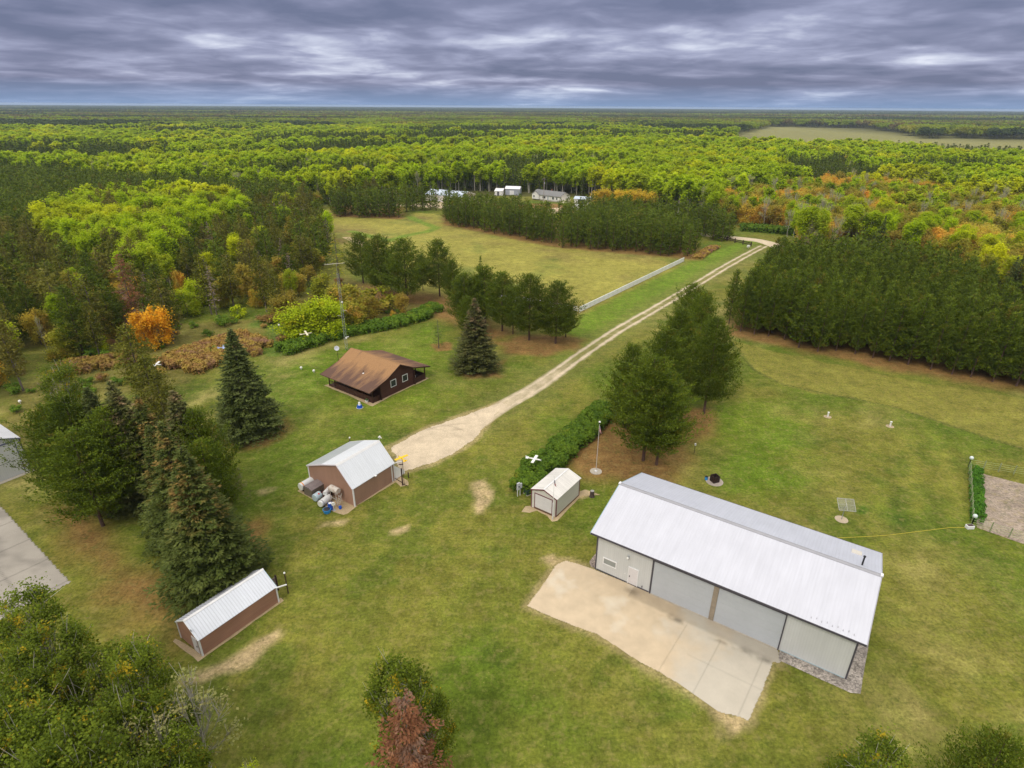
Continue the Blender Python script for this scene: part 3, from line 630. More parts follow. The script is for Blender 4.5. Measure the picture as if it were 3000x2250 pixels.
# ---------------------------------------------------------------- little white garage
def build_shed():
    L, W = 5.554, 3.606; he, hr, ov, og = 2.677, 3.373, 0.132, 0.10; s = (hr - he) / (W / 2 + ov); th = .06
    a = .947; r = thing('garden_shed', 'small white metal shed with maroon trim and a white roll-up door beside the hedge', 'shed', (5.47, 59.289, 0), a)
    wt = he + s * ov - th
    m = ribbed('white_lap_siding', (0.62, 0.60, 0.55), 2, 0.2, 0.5, 0.04, 0.4, 0.12, 0.04)
    shell(r, L, [(0, wt), (W / 2, hr - th), (W, wt)], m)
    rm = ribbed('cream_metal_roof', (0.66, 0.64, 0.61), 0, 0.3, 0.45, 0.10, 0.25, 0.08, 0.08)
    roof_slabs(r, L, [(-ov, he), (W / 2, hr)], og, th, rm); roof_slabs(r, L, [(W / 2, hr), (W + ov, he)], og, th, rm)
    MB().box(-og, L + og, W / 2 - .09, W / 2 + .09, hr - .01, hr + .035).build('ridge_cap', TRIM_WHITE, r)
    pf = [(-ov, he), (W / 2, hr), (W + ov, he)]
    rake(r, -og - .03, pf, TRIM_MAROON, .13, .05); rake(r, L + og + .03, pf, TRIM_WHITE, .12, .05)
    for u in (0, L):
        for v in (0, W): MB().box(u - .05, u + .06, v - .05, v + .06, 0, wt - .08).build('corner_trim', TRIM_MAROON, r)
    d = MB()
    for i in range(4): d.box(-.05, -.002, .62, 3.06, .30 + i * .49, .30 + (i + 1) * .49 - .02)
    d.build('roll_up_door', DOOR_WHITE, r)
    f = MB(); f.box(-.07, -.002, .52, .61, .05, 2.36); f.box(-.07, -.002, 3.07, 3.16, .05, 2.36); f.box(-.07, -.002, .61, 3.07, 2.27, 2.36); f.build('door_frame', TRIM_MAROON, r)
    MB().box(-.03, L + .03, -.04, -.002, 0, .16).build('foundation_board', plain('brown_board', (0.16, 0.09, 0.05), .8, .2), r)
    MB().box(-.06, -.002, .5, 3.2, 0, .22).build('door_sill', plain('brown_sill', (0.13, 0.07, 0.045), .8, .2), r)
build_shed()

# ---------------------------------------------------------------- brown workshop with the white roof
def build_workshop():
    a = .974; L = 7.012
    r = thing('workshop', 'brown metal workshop with a white asymmetric roof at the end of the gravel pad', 'workshop', (-19.58, 61.19, 0), a)
    pf = [(-.10, 2.66), (2.45, 5.32), (5.45, 4.29), (8.58, 3.02)]; th = .07
    shell(r, L, [(0, 2.69), (2.45, 5.24), (5.45, 4.21), (8.40, 3.03)], BROWN_SIDING_V)
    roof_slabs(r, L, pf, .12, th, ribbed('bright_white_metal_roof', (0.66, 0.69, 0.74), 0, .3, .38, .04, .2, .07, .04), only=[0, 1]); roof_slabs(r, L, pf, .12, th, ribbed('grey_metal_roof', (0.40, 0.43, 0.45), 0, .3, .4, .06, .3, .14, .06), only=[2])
    MB().hexa([(-.14, 2.25, 5.14), (-.14, 2.68, 5.26), (-.14, 2.45, 5.36)], [(L + .14, 2.25, 5.14), (L + .14, 2.68, 5.26), (L + .14, 2.45, 5.36)]).build('ridge_cap', TRIM_WHITE, r)
    rake(r, -.15, pf, plain('lilac_white_trim', (0.68, 0.62, 0.68), .45, .05), .15, .05); rake(r, L + .15, pf, TRIM_WHITE, .15, .05)
    for u in (0, L):
        for v, z in ((0, 2.6), (8.40, 2.95)): MB().box(u - .06, u + .09, v - .07, v + .09, 0, z).build('corner_trim', TRIM_WHITE, r)
    MB().box(6.55, 6.7, -.05, -.002, 0, 2.55).build('downspout', TRIM_WHITE, r)
    MB().box(3.5, 3.75, -.35, -.12, 2.62, 2.72).build('eave_bracket', TRIM_WHITE, r)
    # far end: white overhead door standing proud, as its side shows past the wall
    d = MB().box(L + .002, L + .06, .6, 4.0, 0.05, 2.4).build('overhead_door', DOOR_WHITE, r)
    hd = MB().bar((L + .2, 0.0, 2.60), (L + 1.75, -.35, 2.3), .10, .08).build('canopy_arm', TRIM_WHITE, r)
    MB().hexa([(L + .10, 0.0, 0.1), (L + .16, -.02, 0.1), (L + 1.45, -.5, .55), (L + 1.40, -.44, .55)], [(L + .10, 0.0, 2.2), (L + .16, -.02, 2.2), (L + 1.45, -.5, 1.0), (L + 1.40, -.44, 1.0)]).build('white_screen_panel', TRIM_WHITE, r)
    # ridge-end bracket lamps
    k = MB().bar((L + .1, 8.5, 3.0), (L + .55, 8.9, 3.25), .09).build('eave_arm', POST_BROWN, r)
    MB().ball((L + .58, 8.95, 3.35), .12, 8, 6).build('lamp', WHITE_PLASTIC, k)
    k = MB().bar((L + .1, 2.45, 5.3), (L + .3, 2.45, 5.75), .06).build('ridge_arm', STEEL, r); MB().ball((L + .3, 2.45, 5.8), .13, 8, 6).bar((L + .3, 2.75, 5.62), (L + .3, 2.1, 5.7), .07).build('lamp', WHITE_PLASTIC, k)
build_workshop()

# ---------------------------------------------------------------- long brown shed
def build_long_shed():
    a = .964; L, W = 8.004, 3.633; he, hr, ov, og = 2.019, 3.332, .138, .06; s = (hr - he) / (W / 2 + ov); th = .05
    r = thing('long_shed', 'long narrow brown shed with ribbed white roof below the spruces at lower left', 'shed', (-28.036, 38.715, 0), a)
    wt = he + s * ov - th
    shell(r, L, [(0, wt), (W / 2, hr - th), (W, wt)], BROWN_SIDING)
    rm = ribbed('ribbed_white_roof', (0.64, 0.67, 0.74), 0, .27, .35, .04, .6, .14, .04)
    roof_slabs(r, L, [(-ov, he), (W / 2, hr)], og, th, rm)
    roof_slabs(r, L, [(W / 2, hr), (W + ov, he)], og, th, rm)
    ribs = MB()
    for i in range(30):
        u = .1 + i * .27
        ribs.hexa([(u, W / 2 + .12, hr - .12 * s + .003), (u + .05, W / 2 + .12, hr - .12 * s + .003), (u + .05, W + ov, he + .003), (u, W + ov, he + .003)],
                  [(u, W / 2 + .12, hr - .12 * s + .05), (u + .05, W / 2 + .12, hr - .12 * s + .05), (u + .05, W + ov, he + .05), (u, W + ov, he + .05)])
    ribs.build('roof_ribs', TRIM_GREY, r)
    mb = MB()
    for sg in (-1, 1):
        q = lambda u: [(u, W / 2, hr + .05), (u, W / 2 + sg * .16, hr - .16 * s + .05), (u, W / 2 + sg * .16, hr - .16 * s + .004), (u, W / 2, hr + .004)]
        mb.hexa(q(-og - .03), q(L + og + .03))
    mb.build('ridge_cap', TRIM_WHITE, r)
    pf = [(-ov, he), (W / 2, hr), (W + ov, he)]
    rake(r, -og - .02, pf, TRIM_WHITE, .12, .04); rake(r, L + og + .02, pf, TRIM_TEAL, .12, .04)
    for u in (0, L):
        for v in (0, W): MB().box(u - .05, u + .10, v - .06, v + .08, 0, wt - .06).build('corner_trim', TRIM_WHITE, r)
    d = panel(r, 'u', .34, 1.20, .05, 1.80, DOOR_WHITE, 'door'); MB().box(-.10, -.051, .44, .50, .85, .98).build('handle', BLACK, d)
    MB().box(-.09, -.062, .66, .86, 2.66, 2.86).build('gable_vent', TRIM_GREY, r)
    MB().bar((L - .1, -.16, he - .02), (L + .95, -.45, he - .22), .11, .10).build('rain_gutter', TRIM_WHITE, r)
build_long_shed()

# ---------------------------------------------------------------- log cabin
def build_cabin():
    global SW
    SW = True                     # here u runs back along the ridge and v along the gable
    L, W = 12.11, 12.936; he, hr, ov, og, kv, kz = 2.342, 5.105, .769, .403, 3.443, 3.456
    # local x runs along the gable, local y back along the ridge
    r = thing('log_cabin', 'dark brown log cabin with a weathered brown shingle roof and porches on both sides', 'house', (-23.49, 89.639, 0), 2.507 - math.pi / 2)
    m, nt, N, Lk, p = new_mat('brown_shingles')
    vec = mapping(N, Lk); vst = mapping(N, Lk, (0.22, 1.0, 0.22)); n = noise_node(N, Lk, vst, 0.9, 5, .6); n2 = noise_node(N, Lk, vec, 6, 3, .7)
    tc = N.new('ShaderNodeTexCoord'); sp = N.new('ShaderNodeSeparateXYZ'); Lk.new(tc.outputs['Object'], sp.inputs[0])
    fd = rng(N, Lk, sp.outputs[2], 4.3, 2.7)       # shingles darker and streaky towards the eaves
    ad = N.new('ShaderNodeMath'); Lk.new(fd, ad.inputs[0]); Lk.new(rng(N, Lk, n, .3, .7, -.55, .50), ad.inputs[1]); ad.use_clamp = True
    tanc = mixc(N, Lk, rng(N, Lk, n2, .3, .7), (0.28, 0.155, 0.075), (0.37, 0.215, 0.105))
    col = mixc(N, Lk, rng(N, Lk, ad.outputs[0], 0.15, 1.0, 0, .9), tanc, (0.098, 0.058, 0.050))
    Lk.new(col, p.inputs['Base Color']); p.inputs['Roughness'].default_value = .9; p.inputs['Specular IOR Level'].default_value = .15
    dv = N.new('ShaderNodeMath'); dv.operation = 'DIVIDE'; Lk.new(sp.outputs[2], dv.inputs[0]); dv.inputs[1].default_value = .065
    fr = N.new('ShaderNodeMath'); fr.operation = 'FRACT'; Lk.new(dv.outputs[0], fr.inputs[0]); bump(N, Lk, fr.outputs[0], .35, .02, p)
    th = .14
    pf = [(-ov, he), (kv - .6, kz - .12), (kv + .1, kz + .12), (W / 2, hr), (W - kv - .1, kz + .12), (W - kv + .6, kz - .12), (W + ov, he)]
    w0, w1 = 1.85, 9.85                                  # log walls; porches outside them
    zr = lambda v: np.interp(v, [q[0] for q in pf], [q[1] for q in pf])
    vs = [w0, kv - .6, kv + .1, W / 2, W - kv - .1, w1]
    shell(r, L - .5, [(v, zr(v) - th) for v in vs], LOG, 0.0, 'wall', 0.0)
    roof_slabs(r, L, pf, og, th, m, 'roof', only=[0, 1, 2]); roof_slabs(r, L, pf, og, th, m, 'roof', only=[3, 4, 5])
    rake(r, -og - .03, pf, WOOD_DARK, .22, .05); rake(r, L + og + .03, pf, WOOD_DARK, .22, .05)
    for v in (w0, w1):       # projecting log ends at the corners
        lg = MB()
        for i in range(12):
            z = .11 + i * .22
            if z < zr(v) - .4: lg.tube([P3(-.28, v, z), P3(.1, v, z)], .116, 8)
        lg.build('log_ends', WOOD_DARK, r)
    for a, b in ((4.28, 5.58), (7.05, 8.33)): window(r, 'u', a, b, 1.36, 2.66, TRIM_WHITE, GLASS, .10, mull=False)
    for u in (2.2, 5.6, 8.6): window(r, 'v', u, u + 1.2, .95, 1.9, WOOD_DARK, GLASS, .1, base=w0)
    d = panel(r, 'v', 7.1, 8.0, .1, 2.05, WOOD_DARK, 'door', base=w0); 
    # porches: deck, posts, rails with boards
    for v0, v1, vp in ((0.1, w0 - .002, .2), (w1 + .002, W - .1, W - .2)):
        dk = MB(); bx(dk, .0, L - .5, v0, v1, 0.0, .22); dk.build('porch_deck', WOOD_DARK, r)
        for u in (.12, 2.5, 4.9, 7.3, 9.9, L - .62):
            mb = MB(); bx(mb, u - .07, u + .07, vp - .07, vp + .07, .22, zr(vp) - th); mb.build('porch_post', WOOD_DARK, r)
        rl = MB(); bx(rl, .1, L - .6, vp - .04, vp + .04, 1.0, 1.08)
        bx(rl, .2, (9.8 if v0 < 1 else L - .7), vp - .02, vp + .02, .28, .96)
        rl.build('porch_railing', WOOD_DARK, r)
        en = MB(); vv = sorted((vp, (w0 if v0 < 1 else w1)))
        bx(en, .06, .12, vv[0], vv[1], .25, 1.05 if v0 > 1 else 1.0); en.build('porch_railing', WOOD_DARK, r)
    mb = MB(); z = zr(2.75)
    mb.tube([P3(5.0, 2.75, z - .05), P3(5.0, 2.75, z + .5)], .05, 8); mb.build('vent_pipe', BLACK, r)
    mb = MB(); mb.tube([P3(5.0, 2.75, z - .04), P3(5.0, 2.75, z + .1)], [.22, .06], 8); mb.build('pipe_flashing', TRIM_WHITE, r)
    SW = False
build_cabin()
SWF = lambda: None

# ---------------------------------------------------------------- hangar at the left edge
def build_hangar():
    o = np.array([-65.88, 68.955]); dv = np.array([-.5516, -.8341]); ang = math.atan2(dv[1], dv[0])   # local x runs along the door wall, local y to the outside
    r = thing('hangar', 'white metal hangar with dark-edged folding door cut off by the left edge of the photo', 'hangar', (o[0], o[1], 0), ang)
    W, Dp_ = 14.0, 16.0; he, hr = 5.12, 7.9
    # gable faces +y side reversed: the body extends to -y (away from the apron)
    wall = [(0, 0), (0, he - .1), (W / 2, hr - .1), (W, he - .1), (W, 0)]
    MB().hexa([(u, 0, z) for u, z in wall], [(u, -Dp_, z) for u, z in wall]).build('wall', BARN_WALL, r)
    mb = MB()
    for (a, za), (b, zb) in (((-.15, he - .05), (W / 2, hr)), ((W / 2, hr), (W + .15, he - .05))):
        mb.hexa([(a, .2, za), (b, .2, zb), (b, .2, zb - .08), (a, .2, za - .08)], [(a, -Dp_ - .2, za), (b, -Dp_ - .2, zb), (b, -Dp_ - .2, zb - .08), (a, -Dp_ - .2, za - .08)])
    mb.build('roof', ribbed('hangar_roof', (0.60, 0.61, 0.65), 1, .3, .4), r)
    mb = MB().bar((-.15, .24, he - .1), (W / 2, .24, hr - .06), .05, .14).bar((W / 2, .24, hr - .06), (W + .15, .24, he - .1), .05, .14); mb.build('rake_trim', plain('slate_trim', (.13, .14, .22), .5), r)
    f = MB().box(.55, .67, .002, .09, 0, 4.9).box(W - .67, W - .55, .002, .09, 0, 4.9).box(.67, W - .67, .002, .12, 4.82, 4.98)
    f.build('door_frame', bpy.data.materials['slate_trim'], r)
    MB().box(.68, W - .68, .002, .06, .05, 2.2).box(.68, W - .68, .002, .06, 2.27, 4.8).build('folding_door', BARN_WALL, r)
    MB().box(.68, W - .68, .002, .03, 2.2, 2.27).build('door_seam', TRIM_DARK, r)
    MB().box(-.06, .05, -.05, .06, 0, he - .15).build('corner_trim', TRIM_DARK, r)
    MB().box(-.3, W + .3, -.1, .7, 0, .04).build('door_sill', CONCRETE, r)
build_hangar()

# ---------------------------------------------------------------- farmstead beyond the field
def build_far():
    # long pale steel building
    a = math.atan2(-10.0, 19.4); r = thing('steel_building', 'long pale steel farm building with a bluish metal roof behind the far pines', 'building', (-46.5, 327.0, 0), a)
    L, W = 22.5, 13.0; he, hr = 3.5, 5.3
    # local x along the ridge, local y away from the camera
    shell(r, L, [(0, he - .05), (W / 2, hr - .1), (W, he - .05)], plain('cream_steel_wall', (.56, .52, .42), .6), 0); roof_slabs(r, L, [(-.3, he - .1), (W / 2, hr), (W + .3, he - .1)], .3, .1, plain('blue_white_roof', (.50, .57, .68), .45, .04))
    for u in (3, 8, 13): panel(r, 'v', u, u + 3.2, 0.05, 3.0, DOOR_WHITE, 'overhead_door')
    panel(r, 'u', 4.5, 8.5, .05, 2.9, DOOR_WHITE, 'end_door', base=L, out=1); rake(r, L + .32, [(-.3, he - .1), (W / 2, hr), (W + .3, he - .1)], TRIM_WHITE, .3, .08)
    # ranch house
    A = np.array([10.3, 334.8]); B = np.array([24.5, 322.4]); a = math.atan2(*(B - A)[::-1]); L = float(np.linalg.norm(B - A))
    r = thing('ranch_house', 'white single-storey house with grey shingle roof beyond the far pine rows', 'house', (A[0], A[1], 0), a)
    W = 8.5; he, hr = 3.0, 4.9
    hw = plain('white_house_siding', (.74, .72, .70), .6, .04); hm = plain('grey_shingles', (.20, .20, .20), .9, .15)
    shell(r, L, [(0, he - .03), (W / 2, hr - .1), (W, he - .03)], hw, .6); MB().box(.05, L - .05, .05, W - .05, 0, .6).build('foundation', CONCRETE, r)
    roof_slabs(r, L, [(-.4, he - .12), (W / 2, hr), (W + .4, he - .12)], .35, .12, hm)
    MB().hexa([(.6, -.9, .6), (5.2, -.9, .6), (5.2, -.9, he), (2.9, -.9, hr - .4), (.6, -.9, he)], [(.6, 3.5, .6), (5.2, 3.5, .6), (5.2, 3.5, he), (2.9, 3.5, hr - .4), (.6, 3.5, he)]).build('gable_bay', hw, r)
    MB().hexa([(.3, -1.2, he - .1), (2.9, -1.2, hr - .33), (5.5, -1.2, he - .1), (5.5, -1.2, he + .02), (2.9, -1.2, hr - .2), (.3, -1.2, he + .02)], [(.3, 3.8, he - .1), (2.9, 3.8, hr - .33), (5.5, 3.8, he - .1), (5.5, 3.8, he + .02), (2.9, 3.8, hr - .2), (.3, 3.8, he + .02)]).build('gable_roof', hm, r)
    window(r, 'v', 1.4, 2.5, 1.3, 2.5, TRIM_WHITE, GLASS, .1, base=-.9)
    for u, w in ((7.0, 2.2), (13.5, 1.3), (16.2, .9)): window(r, 'v', u, u + w, 1.1, 2.5, TRIM_WHITE, GLASS, .1)
    panel(r, 'v', 10.2, 11.2, .6, 2.6, GREY_DOOR, 'door'); MB().box(L + .01, L + 3, 0.5, 5, 0, .9).box(L + 2.9, L + 3, .5, 5, .9, 1.8).build('side_deck', CREAM, r)
    MB().box(9.0, 9.5, 4.9, 5.4, 4.3, 5.6).build('chimney', plain('brick', (.25, .1, .07), .8), r)
    # small outbuildings
    r = thing('garage', 'small white garage with pale blue roof right of the far white house', 'garage', (31.5, 320.0, 0), -.35)
    shell(r, 9.0, [(0, 2.5), (3, 3.3), (6, 2.5)], hw); roof_slabs(r, 9.0, [(-.3, 2.45), (3, 3.4), (6.3, 2.45)], .3, .1, bpy.data.materials['blue_white_roof']); panel(r, 'v', 2, 6, .05, 2.2, TRIM_DARK, 'garage_door')
    r = thing('outbuilding', 'grey-blue outbuilding with a white roof left of the far white house', 'shed', (-4.5, 352.0, 0), -.2)
    shell(r, 8.2, [(0, 3.4), (3, 4.4), (6, 3.4)], plain('grey_blue_wall', (.36, .38, .44), .8)); roof_slabs(r, 8.2, [(-.3, 3.3), (3, 4.5), (6.3, 3.3)], .3, .1, TRIM_WHITE); panel(r, 'v', 2.5, 5.0, .05, 2.4, TRIM_WHITE, 'door')
    r = thing('lean_to_shed', 'low white lean-to shed left of the grey-blue outbuilding', 'shed', (-10.5, 349.0, 0), -.2)
    shell(r, 4.5, [(0, 2.4), (4, 3.4)], hw); roof_slabs(r, 4.5, [(-.2, 2.4), (4.2, 3.5)], .2, .1, TRIM_WHITE); panel(r, 'v', 1.5, 2.6, .05, 2.1, TRIM_DARK, 'door')
    # white box trailer parked in the farm drive
    r = thing('box_trailer', 'white box trailer parked in the gap between the far pine rows', 'trailer', (28.5, 294.5, 0), -.3)
    MB().box(0, 6.5, 0, 2.4, .7, 3.0).build('box', TRIM_WHITE, r, bevel=.08); MB().bar((6.5, 1.2, .7), (7.9, 1.2, .5), .12).build('drawbar', TRIM_DARK, r)
    for v in (.05, 2.35):
        for u in (2.6, 3.6): MB().tube([(u, v - .12, .38), (u, v + .12, .38)], .38, 12).build('wheel', BLACK, r)
    # power pole
    r = thing('utility_pole', 'tall wooden utility pole before the far white house', 'pole', (15.8, 320.9, 0), -.6)
    MB().tube([(0, 0, 0), (0, 0, 12.6)], [.17, .11], 8).build('pole', plain('grey_pole_wood', (.34, .30, .26), .85), r); MB().box(-1.2, 1.2, -.06, .06, 11.6, 11.75).build('crossarm', POST_BROWN, r)
    MB().tube([(.3, 0, 9.4), (.3, 0, 10.4)], .25, 10).build('transformer', TRIM_GREY, r)
    for u in (-1.0, 0.0, 1.0): MB().tube([(u, 0, 11.75), (u, 0, 12.0)], .07, 6).build('insulator', WHITE_PLASTIC, r)
build_far()

# ================================================================== THINGS IN THE YARD
def model_plane(name, label, loc, rz, m, z, span=1.5, length=1.25, post=True, tilt=0.0, high=True, post_m=None):
    """a weathervane aeroplane on a post"""
    r = thing(name, label, 'weathervane', loc, rz)
    MB().tube([(-.42 * length, 0, z), (-.1 * length, 0, z + .02), (.35 * length, 0, z + .03), (.5 * length, 0, z + .02)], [.04, .10, .10, .05], 8).build('fuselage', m, r)
    wz = z + (.12 if high else -.02)
    MB().hexa([(-.02, -span / 2, wz), (.36, -span / 2, wz), (.40, span / 2, wz), (-.02, span / 2, wz)], [(.0, -span / 2, wz + .05), (.34, -span / 2, wz + .05), (.36, span / 2, wz + .05), (.0, span / 2, wz + .05)]).build('wing', m, r)
    MB().box(-.46 * length, -.30 * length, -.26, .26, z + .01, z + .04).build('tailplane', m, r)
    MB().hexa([(-.48 * length, -.012, z), (-.30 * length, -.012, z), (-.30 * length, .012, z), (-.48 * length, .012, z)], [(-.50 * length, -.012, z + .26), (-.40 * length, -.012, z + .26), (-.40 * length, .012, z + .26), (-.50 * length, .012, z + .26)]).build('fin', m, r)
    MB().box(.5 * length, .52 * length, -.02, .02, z - .16, z + .2).build('propeller', TRIM_GREY, r)
    if post: MB().tube([(0, 0, 0), (0, 0, z - .05)], .035, 6).build('post', post_m or POST_BROWN, r)
    return r
def zt(px, py, z): p = G(px, py, z); return (p[0], p[1], 0)
model_plane('plane_weathervane', 'yellow model aeroplane on a post at the workshop corner', (-14.2, 66.0, 0), 2.3, YELLOW, 4.0, 1.9, 1.8)
model_plane('plane_weathervane', 'white model aeroplane above the near end of the hedge by the small shed', zt(1562, 1344, 2.9), -.35, WHITE_PLASTIC, 2.9, 2.0, 2.2, high=False)
model_plane('plane_weathervane', 'cream model aeroplane above the hedge left of the lattice tower', zt(895, 978, 3.2), .5, CREAM, 3.2, 3.0, 2.4)
model_plane('plane_weathervane', 'pale blue model aeroplane over the brown shrubs left of the tower', zt(653, 1018, 3.0), .4, plain('pale_blue_paint', (.35, .42, .68), .5), 3.0, 2.4, 2.0)
model_plane('plane_weathervane', 'white model aeroplane at the left end of the brown shrub bed', zt(455, 1069, 3.0), .1, WHITE_PLASTIC, 3.0, 2.6, 2.0)
model_plane('plane_weathervane', 'small white model aeroplane among the pines beside the driveway', zt(1942, 1030, 3.0), .3, WHITE_PLASTIC, 3.0, 2.0, 1.6)

def gate_posts():
    r = thing('timber_post', 'dark brown timber post carrying a bird feeder board beside the workshop gate', 'post', (-14.4, 65.9, 0), .2)
    MB().box(-.09, .09, -.09, .09, 0, 2.6).build('post', POST_BROWN, r); MB().box(-.3, .3, -.06, .06, 3.2, 3.28).build('board', POST_BROWN, r); MB().tube([(0, 0, 2.6), (0, 0, 3.2)], .03, 6).build('rod', STEEL, r)
    r = thing('gate_rail', 'low brown rails running from the workshop wall to the timber post', 'fence', (-15.6, 67.0, 0), 0)
    MB().bar((0, 0, .35), (1.1, -1.0, .35), .07).build('rail', POST_BROWN, r); MB().bar((1.3, -1.2, .25), (1.9, -1.6, .25), .07).build('rail', POST_BROWN, r); MB().box(1.65, 1.78, .5, .63, 0, .9).build('post', POST_BROWN, r)
gate_posts()

# ---- clutter against the workshop's gable
def tank(name, label, loc, rz, length, rad, m, z, end_m=None, band=None, legs=0, leg_m=None):
    r = thing(name, label, 'tank', loc, rz)
    MB().tube([(-length / 2, 0, z), (-length / 2 + .05, 0, z), (length / 2 - .05, 0, z), (length / 2, 0, z)], [rad * .93, rad, rad, rad * .93], 20).build('body', m, r, smooth=False)
    if end_m: MB().tube([(-length / 2 - .02, 0, z), (-length / 2 - .002, 0, z)], rad * .9, 20).build('end_cap', end_m, r)
    if band is not None: MB().tube([(-length / 2 + .22, 0, z), (-length / 2 + .34, 0, z)], rad + .012, 20).build('band', band, r)
    if legs:
        for u in (-length / 2 + .2, length / 2 - .2):
            for s in (-1, 1): MB().bar((u, s * rad * .6, z - rad * .6), (u + .05, s * (rad * .6 + .22), 0), .06).build('leg', leg_m, r)
        for s in (-1, 1): MB().bar((-length / 2 + .2, s * (rad * .6 + .1), z * .45), (length / 2 - .2, s * (rad * .6 + .1), z * .45), .04).build('brace', leg_m, r)
    else:
        for u in (-length / 3, length / 3): MB().box(u - .06, u + .06, -rad * .8, rad * .8, 0, max(.1, z - rad * .75)).build('cradle', POST_BROWN, r)
    return r
# gable line runs from the corner (-19.58, 61.19) towards (-26.5, 65.9); its direction is about 2.545 rad
gd = .974 + math.pi / 2; GU = np.array([math.cos(gd), math.sin(gd)]); GN = -np.array([math.cos(.974), math.sin(.974)])
def gl(t, n): p = np.array([-19.58, 61.19]) + GU * t + GN * n; return (p[0], p[1], 0)
tank('fuel_tank', 'white tank with an orange band at the left end of the workshop clutter', gl(8.1, .85), .974, 2.0, .52, TANK_WHITE, .75, WHITE_PLASTIC, plain('orange_band', (.75, .25, .02), .5))
tank('fuel_tank', 'rust-stained white tank on tall legs nearest the workshop corner', gl(2.55, .78), gd, 1.5, .42, RUSTY_WHITE, 2.0, RUST, None, 1, RUSTY_WHITE).rotation_euler = (0, 0, gd + math.pi)
tank('fuel_tank', 'small pale tank lying behind the red pump', gl(4.1, .7), .974 + .35, 1.35, .32, TANK_WHITE, 1.15)
tank('fuel_tank', 'white tank with banded shell in front of the leggy rusty tank', gl(3.45, 1.75), .974 + .15, 1.8, .44, TANK_WHITE, .55, WHITE_PLASTIC, TRIM_GREY)
tank('fuel_tank', 'pale blue-ended tank beside the grey box', gl(4.9, 1.75), .974 + .1, .95, .50, plain('pale_blue_tank', (.42, .52, .58), .5), .58, bpy.data.materials['pale_blue_tank'])
def clutter():
    r = thing('storage_box', 'weathered grey box with a pitched lid between the tanks', 'box', gl(6.55, .95), .974)
    MB().box(-.95, .95, -.8, .8, 0, 1.15).build('body', plain('weathered_grey_board', (.17, .14, .11), .85, .2, 3), r); MB().hexa([(-1.0, -.85, 1.15), (1.0, -.85, 1.15), (1.0, .85, 1.15), (-1.0, .85, 1.15)], [(-1.0, -.4, 1.42), (1.0, -.4, 1.42), (1.0, .4, 1.42), (-1.0, .4, 1.42)]).build('lid', plain('grey_purple_felt', (.20, .165, .165), .85, .15), r)
    r = thing('fuel_pump', 'red and dark fuel pump among the tanks', 'pump', gl(4.75, 1.15), .9)
    MB().box(-.2, .2, -.15, .15, 0, 1.0).build('body', plain('dark_red_paint', (.22, .03, .03), .5, .2), r); MB().tube([(0, 0, 1.0), (0, 0, 1.2)], .12, 10).build('motor', BLACK, r); MB().ball((-.5, -.1, .95), .14, 10, 6).build('red_cap', plain('red_paint', (.55, .06, .05), .5), r); MB().bar((0, 0, .95), (-.45, -.08, .95), .07).build('hose', BLACK, r)
    r = thing('oil_drum', 'bright blue drum standing under the leggy rusty tank', 'drum', gl(2.05, 2.1), 0)
    MB().tube([(0, 0, 0), (0, 0, .3), (0, 0, .32), (0, 0, .6), (0, 0, .62), (0, 0, .92)], [.28, .28, .30, .30, .28, .28], 16).build('body', BLUE, r); MB().disc((0, 0, .92), .2, .03, 14).build('lid', WHITE_PLASTIC, r)
    r = thing('blue_tub', 'open light blue tub in front of the blue drum', 'tub', gl(1.95, 2.75), 0)
    MB().disc((0, 0, 0), .42, .45, 18, .50).build('body', BLUE_L, r); MB().disc((0, 0, .45), .44, .012, 18).build('water', GLASS, r)
    r = thing('bucket', 'small blue bucket by the workshop corner', 'bucket', gl(1.15, 1.35), 0)
    MB().disc((0, 0, 0), .17, .36, 14, .2).build('body', BLUE, r); MB().tube([(-.2, 0, .36), (0, 0, .5), (.2, 0, .36)], .012, 5).build('handle', STEEL, r)
    r = thing('hose_reel', 'white hose reel on a stand beside the blue drum', 'hose reel', gl(1.55, 2.0), .5)
    MB().tube([(0, -.08, .95), (0, .08, .95)], .24, 16).build('reel', WHITE_PLASTIC, r); MB().bar((0, 0, 0), (0, 0, .95), .05).build('stand', TRIM_WHITE, r); MB().box(-.2, .2, -.2, .2, 0, .04).build('base', STEEL, r)
    r = thing('step_ladder', 'white metal ladder leaning at the rusty tank', 'ladder', gl(1.5, 1.0), gd)
    for v in (-.22, .22): MB().bar((.35, v, 0), (-.25, v, 1.9), .05).build('stile', RUSTY_WHITE, r)
    for i in range(5): MB().bar((.35 - .1 * (i + 1), -.22, .32 * (i + 1)), (.35 - .1 * (i + 1), .22, .32 * (i + 1)), .035).build('rung', RUSTY_WHITE, r)
clutter()

